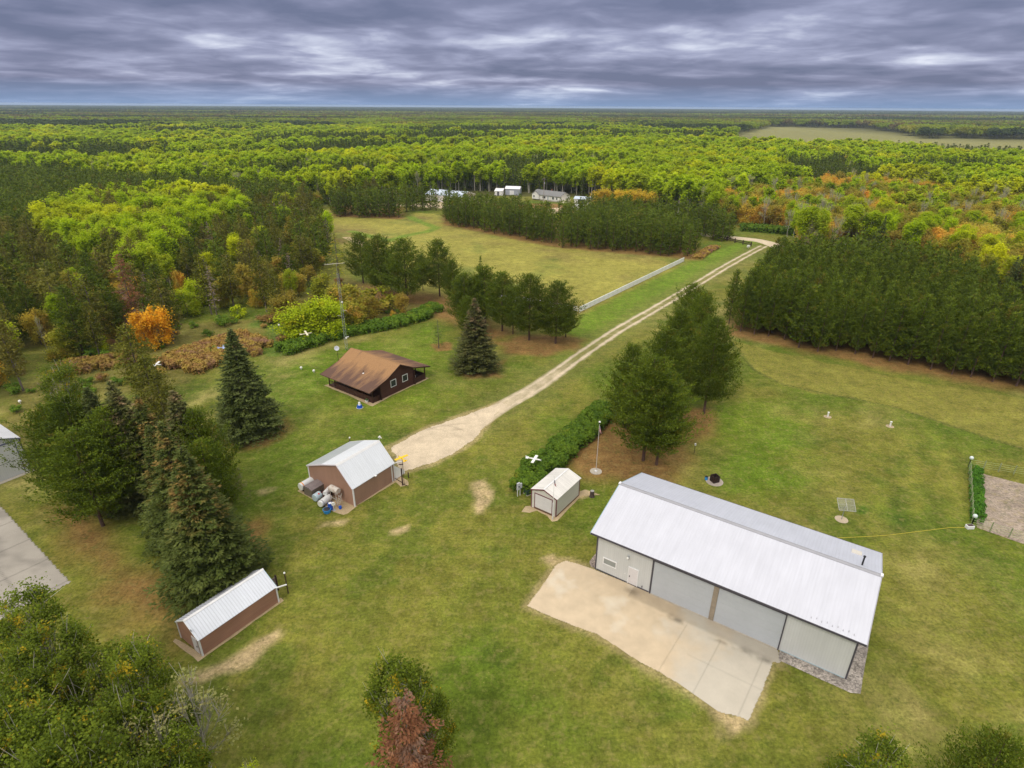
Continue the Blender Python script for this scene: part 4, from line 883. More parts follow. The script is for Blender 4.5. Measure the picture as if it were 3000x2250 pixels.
# ---- lattice tower
def build_tower():
    r = thing('lattice_tower', 'tall grey lattice antenna tower behind the log cabin', 'tower', (-34.1, 114.0, 0), .3)
    w = .32; hT = 16.0
    for k in range(3):
        a = 2 * math.pi * k / 3; MB().tube([(w * math.cos(a), w * math.sin(a), 0), (w * math.cos(a) * .8, w * math.sin(a) * .8, hT)], .035, 6).build('leg', STEEL, r)
    mb = MB(); n = 26
    for i in range(n):
        z0, z1 = hT * i / n, hT * (i + 1) / n
        for k in range(3):
            a, b = 2 * math.pi * k / 3, 2 * math.pi * (k + 1) / 3; s0 = w * (1 - .2 * i / n)
            mb.bar((s0 * math.cos(a), s0 * math.sin(a), z0), (s0 * math.cos(b), s0 * math.sin(b), z1), .022)
    mb.build('bracing', STEEL, r)
    MB().tube([(0, 0, hT - .5), (0, 0, hT + 1.9)], .03, 6).build('mast', STEEL, r)
    bm_ = MB().bar((-2.1, 0, hT + 1.8), (1.6, .2, hT + 1.85), .07).build('antenna_boom', CREAM, r)
    el = MB()
    for i, u in enumerate((-2.1, -1.6, -1.1, -.6, 0, .6, 1.2)): el.bar((u, -.75 + .06 * i, hT + 1.85), (u, .75 - .06 * i, hT + 1.85), .03)
    el.build('antenna_elements', STEEL, bm_)
    for z, s in ((10.2, .19), (2.6, .17)): MB().ball((.25, -.35, z), s, 10, 7).build('dish', WHITE_PLASTIC, r)
    MB().bar((.1, -.3, 2.75), (.75, -.5, 3.0), .12, .16).build('camera_arm', WHITE_PLASTIC, r)
    MB().bar((-.1, -.2, 7.3), (-.9, -.4, 7.6), .06).bar((.2, -.3, 8.6), (1.0, -.5, 8.4), .05).build('side_arms', CREAM, r)
build_tower()
def dish():
    r = thing('satellite_dish', 'grey satellite dish on a short dark pole behind the cabin', 'satellite dish', (-34.2, 108.2, 0), 0)
    MB().tube([(0, 0, 0), (0, 0, 2.3)], .045, 8).build('pole', POST_BROWN, r)
    mb = MB(); n = 16; c = Vector((0, -.1, 2.65)); ax = Vector((.25, -.8, .5)).normalized(); x = ax.cross(Vector((0, 0, 1))).normalized(); y = x.cross(ax)
    vs = [c - ax * .1] + [c + (x * math.cos(2 * math.pi * k / n) + y * math.sin(2 * math.pi * k / n)) * .48 for k in range(n)] + [c - ax * .04 + (x * math.cos(2 * math.pi * k / n) + y * math.sin(2 * math.pi * k / n)) * .48 for k in range(n)] + [c - ax * .14]
    fs = [(0, 1 + k, 1 + (k + 1) % n) for k in range(n)] + [(1 + k, 1 + n + k, 1 + n + (k + 1) % n, 1 + (k + 1) % n) for k in range(n)] + [(2 * n + 1, 1 + n + (k + 1) % n, 1 + n + k) for k in range(n)]
    mb.add(vs, fs); mb.build('reflector', plain('dish_grey', (.52, .54, .60), .5), r); MB().bar(c, c + ax * .5, .03).ball(c + ax * .5, .06).build('feed_arm', STEEL, r)
dish()

# ---- flags
def flag_mats():
    m, nt, N, L, p = new_mat('striped_flag_cloth'); p.inputs['Roughness'].default_value = .8
    tc = N.new('ShaderNodeTexCoord'); sp = N.new('ShaderNodeSeparateXYZ'); L.new(tc.outputs['UV'], sp.inputs[0])
    m1 = N.new('ShaderNodeMath'); m1.operation = 'MULTIPLY'; L.new(sp.outputs[1], m1.inputs[0]); m1.inputs[1].default_value = 6.5
    fr = N.new('ShaderNodeMath'); fr.operation = 'FRACT'; L.new(m1.outputs[0], fr.inputs[0]); gt = N.new('ShaderNodeMath'); gt.operation = 'LESS_THAN'; L.new(fr.outputs[0], gt.inputs[0]); gt.inputs[1].default_value = .5
    c = mixc(N, L, gt.outputs[0], (.75, .73, .72), (.50, .02, .035))
    a = N.new('ShaderNodeMath'); a.operation = 'LESS_THAN'; L.new(sp.outputs[0], a.inputs[0]); a.inputs[1].default_value = .4
    b = N.new('ShaderNodeMath'); b.operation = 'GREATER_THAN'; L.new(sp.outputs[1], b.inputs[0]); b.inputs[1].default_value = 6 / 13
    ab = N.new('ShaderNodeMath'); ab.operation = 'MULTIPLY'; L.new(a.outputs[0], ab.inputs[0]); L.new(b.outputs[0], ab.inputs[1])
    vor = N.new('ShaderNodeTexVoronoi'); vor.inputs['Scale'].default_value = 22; vor.inputs['Randomness'].default_value = 0; L.new(tc.outputs['UV'], vor.inputs['Vector'])
    st = N.new('ShaderNodeMath'); st.operation = 'LESS_THAN'; L.new(vor.outputs['Distance'], st.inputs[0]); st.inputs[1].default_value = .28
    can = mixc(N, L, st.outputs[0], (.012, .018, .11), (.7, .7, .72))
    L.new(mixc(N, L, ab.outputs[0], c, can), p.inputs['Base Color']); return m
FLAG_M = flag_mats()
def limp_flag(parent, x0, z_top, hoist, fly, seed, dirn=1):
    """flag hanging slack in folds beside its pole: the fly edge falls down along the hoist"""
    rr = random.Random(seed); nu, nv = 26, 14; V = []; UV = []
    for j in range(nv + 1):
        for i in range(nu + 1):
            u, v = i / nu, j / nv; drop = fly * u * (.72 + .1 * v)
            x = dirn * (x0 + .10 * fly * u + .14 * fly * u * (1 - v) + .05 * math.sin(u * 15 + seed)); y = .10 * math.sin(u * 19 + v * 2 + seed) * min(1, u * 4)
            V.append((x, y, z_top - hoist * (1 - v) * (1 - .35 * u) - drop * .85)); UV.append((u, v))
    Fq = [(j * (nu + 1) + i, j * (nu + 1) + i + 1, (j + 1) * (nu + 1) + i + 1, (j + 1) * (nu + 1) + i) for j in range(nv) for i in range(nu)]
    me = bpy.data.meshes.new('flag'); me.from_pydata(V, [], Fq); uv = me.uv_layers.new(name='UVMap')
    for lp in me.loops: uv.data[lp.index].uv = UV[lp.vertex_index]
    me.materials.append(FLAG_M); o = bpy.data.objects.new('flag', me); link(o, parent); s = o.modifiers.new('thick', 'SOLIDIFY'); s.thickness = .01; return o
r = thing('flagpole', 'tall flagpole with a limp striped flag and round concrete base between hedge and barn', 'flagpole', (11.65, 69.45, 0), .4)
MB().disc((0, 0, 0), .82, .06, 24).build('base_pad', CONCRETE, r); MB().disc((0, 0, .06), .2, .12, 14).build('collar', TRIM_WHITE, r)
MB().tube([(0, 0, .1), (0, 0, 7.75)], [.06, .035], 8).build('pole', plain('pale_pole', (.52, .46, .42), .5), r); MB().disc((0, 0, 7.75), .16, .12, 12, .1).build('solar_cap', WHITE_PLASTIC, r); MB().disc((0, 0, 7.5), .1, .2, 10).build('truck', BLACK, r)
limp_flag(r, .04, 7.35, .9, 1.5, 3)
r = thing('flagpole', 'short thin flagpole with a limp striped flag in front of the small white shed', 'flagpole', (5.05, 58.9, 0), .4)
MB().tube([(0, 0, 0), (0, 0, 6.25)], [.04, .02], 8).build('pole', TRIM_WHITE, r); MB().box(-.06, .06, -.06, .06, 0, 2.4).build('support_post', TRIM_WHITE, r); limp_flag(r, .03, 5.75, .6, 1.15, 5)

# ---- small things
def smalls():
    r = thing('electric_meter', 'grey electric meter boxes on two white posts at the hedge end', 'meter box', (1.0, 63.7, 0), .6)
    MB().box(-.28, -.22, -.04, .04, 0, 1.6).build('post', TRIM_WHITE, r); MB().box(.12, .18, -.04, .04, 0, 1.6).build('post', TRIM_WHITE, r)
    MB().box(-.36, .08, -.16, .06, 1.0, 2.05).build('meter_box', plain('meter_grey', (.48, .50, .52), .5), r, bevel=.02); MB().box(.10, .40, -.14, .05, 1.15, 1.85).build('breaker_box', bpy.data.materials['meter_grey'], r, bevel=.02); MB().tube([(-.14, -.17, 1.55), (-.14, -.24, 1.55)], .09, 12).build('dial', GLASS, r)
    r = thing('transformer_box', 'dark green utility box half hidden by the hedge beside the small shed', 'utility box', (2.2, 64.2, 0), .6)
    MB().box(-.45, .45, -.4, .4, 0, .75).build('body', plain('dark_green_box', (.03, .06, .04), .6), r, bevel=.03); MB().box(-.5, .5, -.45, .45, 0, .08).build('base', CONCRETE, r)
    r = thing('tree_stump', 'upright dark log with a grey top on bare dirt right of the small shed', 'stump', (10.4, 63.6, 0), 0)
    MB().tube([(0, 0, 0), (0, 0, .3), (0, 0, .88)], [.36, .28, .27], 12).build('trunk', plain('stump_bark', (.075, .055, .05), .9, .3, 5), r); MB().disc((0, 0, .88), .25, .03, 12).build('top', plain('stump_top', (.32, .31, .31), .8), r)
    r = thing('post_lamp', 'white-headed lamp on a thin dark post beside the driveway pines', 'lamp post', (26.5, 74.3, 0), 0)
    MB().tube([(0, 0, 0), (0, 0, 1.4)], .035, 6).build('post', POST_BROWN, r); MB().disc((0, 0, 1.4), .12, .3, 10).build('lamp_head', WHITE_PLASTIC, r)
    r = thing('fire_pit', 'rusty square burner standing on a round stone pad behind the barn', 'burner', (27.3, 67.2, 0), .35)
    MB().disc((0, 0, 0), 1.15, .05, 22).build('pad', plain('pit_concrete', (.36, .31, .27), .9), r)
    f = MB(); f.box(-.45, .45, -.45, -.40, .05, .95); f.box(-.45, .45, .40, .45, .05, .95); f.box(-.45, -.40, -.40, .40, .05, .95); f.box(.40, .45, -.40, .40, .05, .95); f.build('barrel', plain('burnt_steel', (.035, .02, .018), .8, .4, 4), r); MB().box(-.40, .40, -.40, .40, .05, .2).build('ash', BLACK, r)
    r = thing('jerry_can', 'small blue can with black top beside the rusty burner', 'can', (26.3, 67.6, 0), .2)
    MB().tube([(0, 0, .05), (0, 0, .5)], .2, 12).build('body', BLUE_L, r); MB().tube([(0, 0, .5), (0, 0, .62)], [.2, .12], 12).build('cap', BLACK, r)
    for (x, y), lb in (((51.5, 86.0), 'white plastic vent pipe nearer the barn, on a pale dirt ring in the right lawn'), ((59.9, 82.9), 'white plastic vent pipe farther right, near the tall grass edge')):
        r = thing('vent_pipe', lb, 'pipe', (x, y, 0), 0)
        MB().tube([(0, 0, 0), (0, 0, .75)], .12, 12).build('pipe', WHITE_PLASTIC, r); MB().tube([(0, 0, .75), (0, 0, .85)], .16, 12).build('cap', WHITE_PLASTIC, r); MB().disc((0, 0, 0), .6, .03, 16, .45).build('dirt_ring', plain('pale_dirt', (.38, .30, .2), .9), r)
    # wire screen on a post
    r = thing('wire_screen', 'square wire mesh screen tilted on a post in the lawn behind the barn', 'antenna', (40.4, 59.2, 0), .1)
    MB().disc((0, 0, 0), .75, .05, 20).build('base_pad', plain('pad_concrete', (.45, .37, .27), .9), r); MB().tube([(0, 0, .05), (0, 0, 2.0)], .045, 8).build('post', STEEL, r)
    c = Vector((.1, 0, 2.2)); ux = Vector((.98, -.25, .0)).normalized(); uy = Vector((.15, .78, .62)).normalized()
    fm = MB(); q = [c - ux * .95 - uy * .75, c + ux * .95 - uy * .75, c + ux * .95 + uy * .75, c - ux * .95 + uy * .75]
    for i in range(4): fm.bar(q[i], q[(i + 1) % 4], .05)
    fm.bar((q[0] + q[3]) / 2, (q[1] + q[2]) / 2, .03); fm.bar((q[0] + q[1]) / 2, (q[2] + q[3]) / 2, .06); fm.build('frame', plain('pale_wire', (.38, .38, .35), .6), r)
    wm = MB()
    for i in range(1, 22): a = c + ux * (-.95 + 1.9 * i / 22); wm.bar(a - uy * .75, a + uy * .75, .014)
    for i in range(1, 16): a = c + uy * (-.75 + 1.5 * i / 16); wm.bar(a - ux * .95, a + ux * .95, .014)
    wm.build('mesh', bpy.data.materials['pale_wire'], r)
    # garden ornament: small white and blue lighthouse
    p = G(1054, 1194); r = thing('garden_lighthouse', 'blue and white garden lighthouse on the lawn in front of the cabin', 'ornament', (p[0], p[1], 0), 0)
    MB().tube([(0, 0, 0), (0, 0, .5)], [.5, .38], 8).build('base', BLUE, r); MB().tube([(0, 0, .5), (0, 0, .9)], [.24, .16], 10).build('tower', WHITE_PLASTIC, r); MB().tube([(0, 0, .9), (0, 0, 1.1)], [.2, .04], 10).build('roof', WHITE_PLASTIC, r); MB().disc((0, 0, 0), .6, .04, 16).build('base_ring', plain('faded_ring', (.40, .42, .40), .7), r)
    for (px, py), lb in (((883, 1079), 'white lawn light farther left of the cabin porch'), ((920, 1088), 'white lawn light close to the cabin porch corner'), ((820, 1012), 'white marker at the left end of the long hedge'), ((818, 953), 'white marker on the grass path left of the hedge'), ((60, 1178), 'white marker in the grass above the hangar')):
        p = G(px, py + 4); r = thing('lawn_light', lb, 'lawn light', (p[0], p[1], 0), 0)
        MB().tube([(0, 0, 0), (0, 0, .3)], .06, 8).build('stem', WHITE_PLASTIC, r); MB().ball((0, 0, .42), .24, 10, 7).build('globe', WHITE_PLASTIC, r)
    p = G(1075, 1178); r = thing('planter', 'small grey planter at the cabin porch corner', 'planter', (p[0], p[1], 0), 0); MB().disc((0, 0, 0), .2, .35, 12, .3).build('pot', WHITE_PLASTIC, r); MB().ball((0, 0, .45), .25, 8, 6).build('plant', plain('potted_leaves', (.06, .1, .03), .8), r)
    # porch chairs seen on the cabin's far porch
    for i, (t, n) in enumerate(((11.4, 1.6), (11.5, 3.0))):
        q = loc2w((-23.49, 89.639), .936, [(t, n)])[0]; r = thing('porch_chair', ('white plastic chair on the cabin\'s right porch, nearer the gable', 'white plastic chair on the cabin\'s right porch, farther back')[i], 'chair', (q[0], q[1], .22), .6 + i)
        MB().box(-.25, .25, -.25, .25, .4, .45).build('seat', WHITE_PLASTIC, r); MB().box(-.25, .25, .22, .27, .45, .95).build('backrest', WHITE_PLASTIC, r)
        for a in (-.22, .22):
            for b in (-.22, .22): MB().box(a - .025, a + .025, b - .025, b + .025, 0, .4).build('leg', WHITE_PLASTIC, r)
    # dark frame left under the spruces by the long shed
    p = np.array([-25.0, 45.6]); r = thing('log_rack', 'weathered plank rack between the long shed and the spruce', 'rack', (p[0], p[1], 0), .964)
    for i in range(5): MB().box(-1.6, 1.6, -.03, .03, .3 + .32 * i, .52 + .32 * i).build('plank', plain('grey_plank', (.20, .15, .15), .85, .2, 3) if i == 0 else bpy.data.materials['grey_plank'], r)
    for u in (-1.6, 1.6): MB().box(u - .06, u + .06, -.09, .09, 0, 2.0).build('post', POST_BROWN, r)
    p = G(762, 1678); r = thing('yard_post', 'thin dark post with a white cap behind the long shed', 'post', (-22.9, 46.5, 0), 0); MB().tube([(0, 0, 0), (0, 0, 2.6)], .06, 8).build('post', POST_BROWN, r); MB().ball((0, 0, 2.68), .11, 8, 6).build('cap', WHITE_PLASTIC, r)
    # rope on the lawn
    pts = [G(x, y, .03) for x, y in ((2395, 1580), (2450, 1576), (2540, 1572), (2600, 1568), (2700, 1556), (2780, 1546), (2838, 1545))]
    r = thing('garden_hose', 'thin yellow hose lying across the lawn from barn to garden bed', 'hose', (0, 0, 0)); MB().tube([(p[0], p[1], .03) for p in pts], .035, 6).build('hose', plain('yellow_hose', (.42, .36, .04), .6), r)
smalls()

# ---- white rail fence along the field
def rail_fence():
    A = np.array([16.4, 139.5]); B = np.array([55.7, 193.2]); d = B - A; L = float(np.linalg.norm(d)); a = math.atan2(d[1], d[0])
    r = thing('rail_fence', 'white rail fence running beside the bright grass strip', 'fence', (A[0], A[1], 0), a)
    n = int(L / 2.4); s = L / n
    for i in range(n + 1): MB().box(i * s - .07, i * s + .07, -.07, .07, 0, 1.4).build('post', TRIM_WHITE, r)
    for z in (.3, .75, 1.2): MB().box(0, L, -.07, .07, z - .19, z + .19).build('rail', plain('white_vinyl', (.93, .93, .93), .4, .02) if 'white_vinyl' not in bpy.data.materials else bpy.data.materials['white_vinyl'], r)
rail_fence()
def back_fence():
    A = np.array([16.2, 139.8]); B = D(1078, 644)[:2]; d = B - A; L = float(np.linalg.norm(d))
    r = thing('rail_fence', 'white rail fence turning left behind the middle pines, seen between their branches', 'fence', (A[0], A[1], 0), math.atan2(d[1], d[0]))
    n = int(L / 2.4); s = L / n
    for i in range(1, n + 1): MB().box(i * s - .07, i * s + .07, -.07, .07, 0, 1.4).build('post', TRIM_WHITE, r)
    for z in (.3, .75, 1.2): MB().box(.1, L, -.03, .03, z - .1, z + .1).build('rail', bpy.data.materials['white_vinyl'], r)
back_fence()
def dark_fence():
    A = D(1538, 513); B = D(1622, 532); d = (B - A)[:2]; L = float(np.linalg.norm(d))
    r = thing('plank_fence', 'short dark brown plank fence at the far end of the driveway', 'fence', (A[0], A[1], 0), math.atan2(d[1], d[0]))
    n = 5
    for i in range(n + 1): MB().box(i * L / n - .14, i * L / n + .14, -.1, .14, 0, 1.6).build('post', POST_BROWN, r)
    for z in (.6, 1.15): MB().box(0, L, -.15, -.1, z - .17, z + .17).build('rail', POST_BROWN, r)
    p = D(1616, 537); r = thing('mail_cabinet', 'small white box beside the end of the dark plank fence', 'mailbox', (p[0], p[1], 0), .5); MB().box(-.5, .5, -.3, .3, .5, 1.2).build('box', TRIM_WHITE, r, bevel=.03); MB().box(-.06, .06, -.06, .06, 0, .5).build('post', TRIM_WHITE, r)
dark_fence()
# ---- garden wire fence, posts with white caps and bird bath box
def garden_fence():
    A = np.array([55.5, 58.1]); B = np.array([64.2, 71.2]); C2 = np.array([72.6, 68.3])
    r = thing('wire_fence', 'green wire garden fence with white-capped posts at the right edge', 'fence', (A[0], A[1], 0), 0)
    def run(P, Q, n, top):
        d = Q - P
        for i in range(n + 1):
            q = P + d * i / n - A; MB().box(q[0] - .045, q[0] + .045, q[1] - .045, q[1] + .045, 0, 1.4).build('post', plain('grey_green_post', (.27, .30, .17), .8) if 'grey_green_post' not in bpy.data.materials else bpy.data.materials['grey_green_post'], r)
        w = MB()
        for z in (.3, .6, .9, 1.2): a = P - A; b = Q - A; w.bar((a[0], a[1], z), (b[0], b[1], z), .025)
        w.build('wires', plain('pale_green_wire', (.34, .42, .20), .7) if 'pale_green_wire' not in bpy.data.materials else bpy.data.materials['pale_green_wire'], r)
    run(A, B, 8, 1.4); run(B, C2, 5, 1.4); run(A, np.array([60, 55.0]), 3, 1.4)
    for P in (A, B): q = P - A; MB().ball((q[0], q[1], 1.5), .26, 12, 8).build('cap', plain('frosted_cap', (.62, .68, .68), .35) if 'frosted_cap' not in bpy.data.materials else bpy.data.materials['frosted_cap'], r)
    r = thing('white_planter_box', 'white rectangular box at the near corner of the garden fence', 'planter', (55.0, 57.7, 0), .05); MB().box(-.42, .42, -.26, .26, 0, .45).build('box', TRIM_WHITE, r, bevel=.03); MB().box(-.34, .34, -.18, .18, .45, .47).build('soil', POST_BROWN, r)
garden_fence()
# white garden swing half hidden behind the middle pines
def garden_set():
    p = G(1488, 885); r = thing('garden_trailer', 'white utility trailer half hidden behind the pines left of the white fence', 'trailer', (p[0], p[1] - 0, 0), -.5)
    MB().box(-2.2, 2.2, -1.0, 1.0, .5, .62).build('bed', TRIM_WHITE, r)
    for v in (-1.0, .95): MB().box(-2.2, 2.2, v, v + .05, .62, 1.5).build('side_panel', TRIM_WHITE, r)
    MB().box(-2.2, -2.15, -1, 1, .62, 1.5).build('end_panel', TRIM_WHITE, r); MB().bar((2.2, 0, .55), (3.4, 0, .5), .1).build('drawbar', TRIM_GREY, r)
    for v in (-1.1, 1.1): MB().tube([(0, v - .1, .35), (0, v + .1, .35)], .35, 12).build('wheel', BLACK, r)
garden_set()

# ================================================================== TREES
def leaf_mat(name, a, b, accent=None, acc_lo=0.58, acc_hi=0.70, acc_scale=0.35, var=0.25, trans=0.25, zacc=None, alt=None, region=None):
    """foliage: two greens mixed clump by clump, each tree a shade of its own; accent = cones, dying or turning leaves"""
    m, nt, N, L, p = new_mat(name)
    tc = N.new('ShaderNodeTexCoord'); oi = N.new('ShaderNodeObjectInfo')
    off = N.new('ShaderNodeVectorMath'); off.operation = 'ADD'; L.new(tc.outputs['Object'], off.inputs[0])
    sc = N.new('ShaderNodeMath'); sc.operation = 'MULTIPLY'; L.new(oi.outputs['Random'], sc.inputs[0]); sc.inputs[1].default_value = 50; L.new(sc.outputs[0], off.inputs[1])
    n1 = noise_node(N, L, off.outputs[0], 0.55, 3, .6); n2 = noise_node(N, L, off.outputs[0], 5.0, 2, .6)
    f = N.new('ShaderNodeMath'); f.operation = 'ADD'; L.new(rng(N, L, n1, .3, .7, -.25, .75), f.inputs[0]); L.new(rng(N, L, n2, .3, .7, -.35, .6), f.inputs[1]); f.use_clamp = True
    col = mixc(N, L, f.outputs[0], a, b)
    if accent:
        na = noise_node(N, L, off.outputs[0], acc_scale, 3, .65); fa = rng(N, L, na, acc_lo, acc_hi)
        if zacc:
            sp = N.new('ShaderNodeSeparateXYZ'); L.new(tc.outputs['Object'], sp.inputs[0]); z = rng(N, L, sp.outputs[2], zacc[0], zacc[1])
            mm = N.new('ShaderNodeMath'); mm.operation = 'MULTIPLY'; L.new(fa, mm.inputs[0]); L.new(z, mm.inputs[1]); fa = mm.outputs[0]
        col = mixc(N, L, fa, col, accent)
    if region:      # whole neighbourhoods of the wood turn together
        gp_ = N.new('ShaderNodeNewGeometry')
        for c_, s_n, lo_, hi_, k_ in region:
            mpp = N.new('ShaderNodeMapping'); mpp.inputs['Location'].default_value = (s_n * 9000, 0, 0); mpp.inputs['Scale'].default_value = (s_n, s_n, 0); L.new(gp_.outputs['Position'], mpp.inputs[0])
            col = mixc(N, L, rng(N, L, noise_node(N, L, mpp.outputs[0], 1.0, 3, .6), lo_, hi_, 0, k_), col, c_)
    if alt: col = mixc(N, L, rng(N, L, oi.outputs['Random'], .5, 1.0, 0, .55), col, alt)
    sh = N.new('ShaderNodeMath'); sh.operation = 'MULTIPLY'; L.new(oi.outputs['Random'], sh.inputs[0]); sh.inputs[1].default_value = 7.3; fr = N.new('ShaderNodeMath'); fr.operation = 'FRACT'; L.new(sh.outputs[0], fr.inputs[0])
    s = N.new('ShaderNodeVectorMath'); s.operation = 'SCALE'; L.new(col, s.inputs[0]); L.new(rng(N, L, fr.outputs[0] if alt else oi.outputs['Random'], 0, 1, 1 - var, 1 + var), s.inputs['Scale'])
    p.inputs['Roughness'].default_value = .75; p.inputs['Specular IOR Level'].default_value = .12; L.new(s.outputs[0], p.inputs['Base Color'])
    tr = N.new('ShaderNodeBsdfTranslucent'); L.new(s.outputs[0], tr.inputs['Color']); ms = N.new('ShaderNodeMixShader'); ms.inputs[0].default_value = trans
    L.new(p.outputs[0], ms.inputs[1]); L.new(tr.outputs[0], ms.inputs[2]); L.new(ms.outputs[0], nt.nodes['Material Output'].inputs['Surface'])
    return m
BARK_PINE = plain('pine_bark', (0.115, 0.07, 0.055), .9, .3, 3); BARK_GREY = plain('grey_bark', (0.16, 0.13, 0.12), .9, .3, 3); BARK_PALE = plain('pale_aspen_bark', (0.42, 0.39, 0.33), .8, .25, 2)
PINE_L = leaf_mat('pine_needles', (0.076, 0.118, 0.010), (0.172, 0.222, 0.018), (0.26, 0.19, 0.03), .58, .78, .4, .16)
JACK_L = leaf_mat('olive_needles', (0.110, 0.125, 0.014), (0.225, 0.22, 0.028), (0.20, 0.14, 0.08), .58, .74, .3, .2, alt=(0.24, 0.19, 0.05))
SPRUCE_L = leaf_mat('spruce_needles', (0.075, 0.105, 0.020), (0.165, 0.195, 0.048), (0.36, 0.23, 0.07), .50, .64, .9, .12, zacc=(7.0, 11.5))
BLUESPRUCE_L = leaf_mat('blue_spruce_needles', (0.072, 0.100, 0.022), (0.165, 0.195, 0.058), None, var=.12)
BROWNSPRUCE_L = leaf_mat('browning_spruce_needles', (0.095, 0.115, 0.030), (0.20, 0.195, 0.065), (0.33, 0.23, 0.12), .50, .66, .7, .12, zacc=(6.0, 12))
DEAD_L = leaf_mat('dead_rusty_needles', (0.20, 0.085, 0.045), (0.36, 0.16, 0.075), (0.25, 0.18, 0.14), .5, .7, .5, .15)
GREYDEAD_L = leaf_mat('dead_grey_twigs', (0.17, 0.13, 0.11), (0.28, 0.22, 0.18), None, var=.2)
ASPEN_L = leaf_mat('aspen_leaves', (0.33, 0.46, 0.008), (0.54, 0.66, 0.012), (0.56, 0.48, 0.02), .68, .80, .25, .15, .45, alt=(0.44, 0.50, 0.03), region=[((0.72, 0.70, 0.012), .016, .5, .64, .75), ((0.20, 0.30, 0.012), .011, .54, .68, .65), ((0.60, 0.42, 0.03), .03, .64, .74, .55)])
ASPEN_NEAR_L = leaf_mat('near_aspen_leaves', (0.085, 0.125, 0.010), (0.21, 0.27, 0.022), (0.50, 0.36, 0.02), .60, .68, .7, .15, .35)
YELLOW_L = leaf_mat('yellow_leaves', (0.32, 0.43, 0.010), (0.58, 0.64, 0.018), (0.62, 0.50, 0.03), .6, .75, .5, .15, .3)
ORANGE_L = leaf_mat('orange_leaves', (0.70, 0.37, 0.045), (0.88, 0.54, 0.07), (0.50, 0.44, 0.06), .45, .65, .15, .15, .4, region=[((0.50, 0.46, 0.06), .04, .45, .62, .8)])
BRIGHTORANGE_L = leaf_mat('bright_orange_leaves', (0.74, 0.38, 0.02), (0.90, 0.56, 0.04), None, var=.1, trans=.4)
GOLD_L = leaf_mat('golden_leaves', (0.62, 0.45, 0.04), (0.80, 0.62, 0.06), None, var=.08, trans=.4)
SHRUB_L = leaf_mat('green_shrub_leaves', (0.085, 0.165, 0.016), (0.20, 0.31, 0.028), (0.25, 0.27, 0.025), .6, .72, .25, .15, .25)
BROWNSHRUB_L = leaf_mat('brown_shrub_leaves', (0.32, 0.18, 0.06), (0.48, 0.38, 0.07), (0.30, 0.16, 0.11), .5, .68, .3, .2, .25)
PALE_L = leaf_mat('pale_thin_leaves', (0.32, 0.34, 0.11), (0.44, 0.44, 0.14), (0.38, 0.33, 0.14), .5, .7, .3, .2, .3)
MIXED_L = leaf_mat('dull_turning_leaves', (0.25, 0.28, 0.022), (0.42, 0.42, 0.035), (0.52, 0.33, 0.06), .52, .68, .3, .15, .4, alt=(0.40, 0.28, 0.06), region=[((0.50, 0.31, 0.07), .035, .5, .65, .6)])

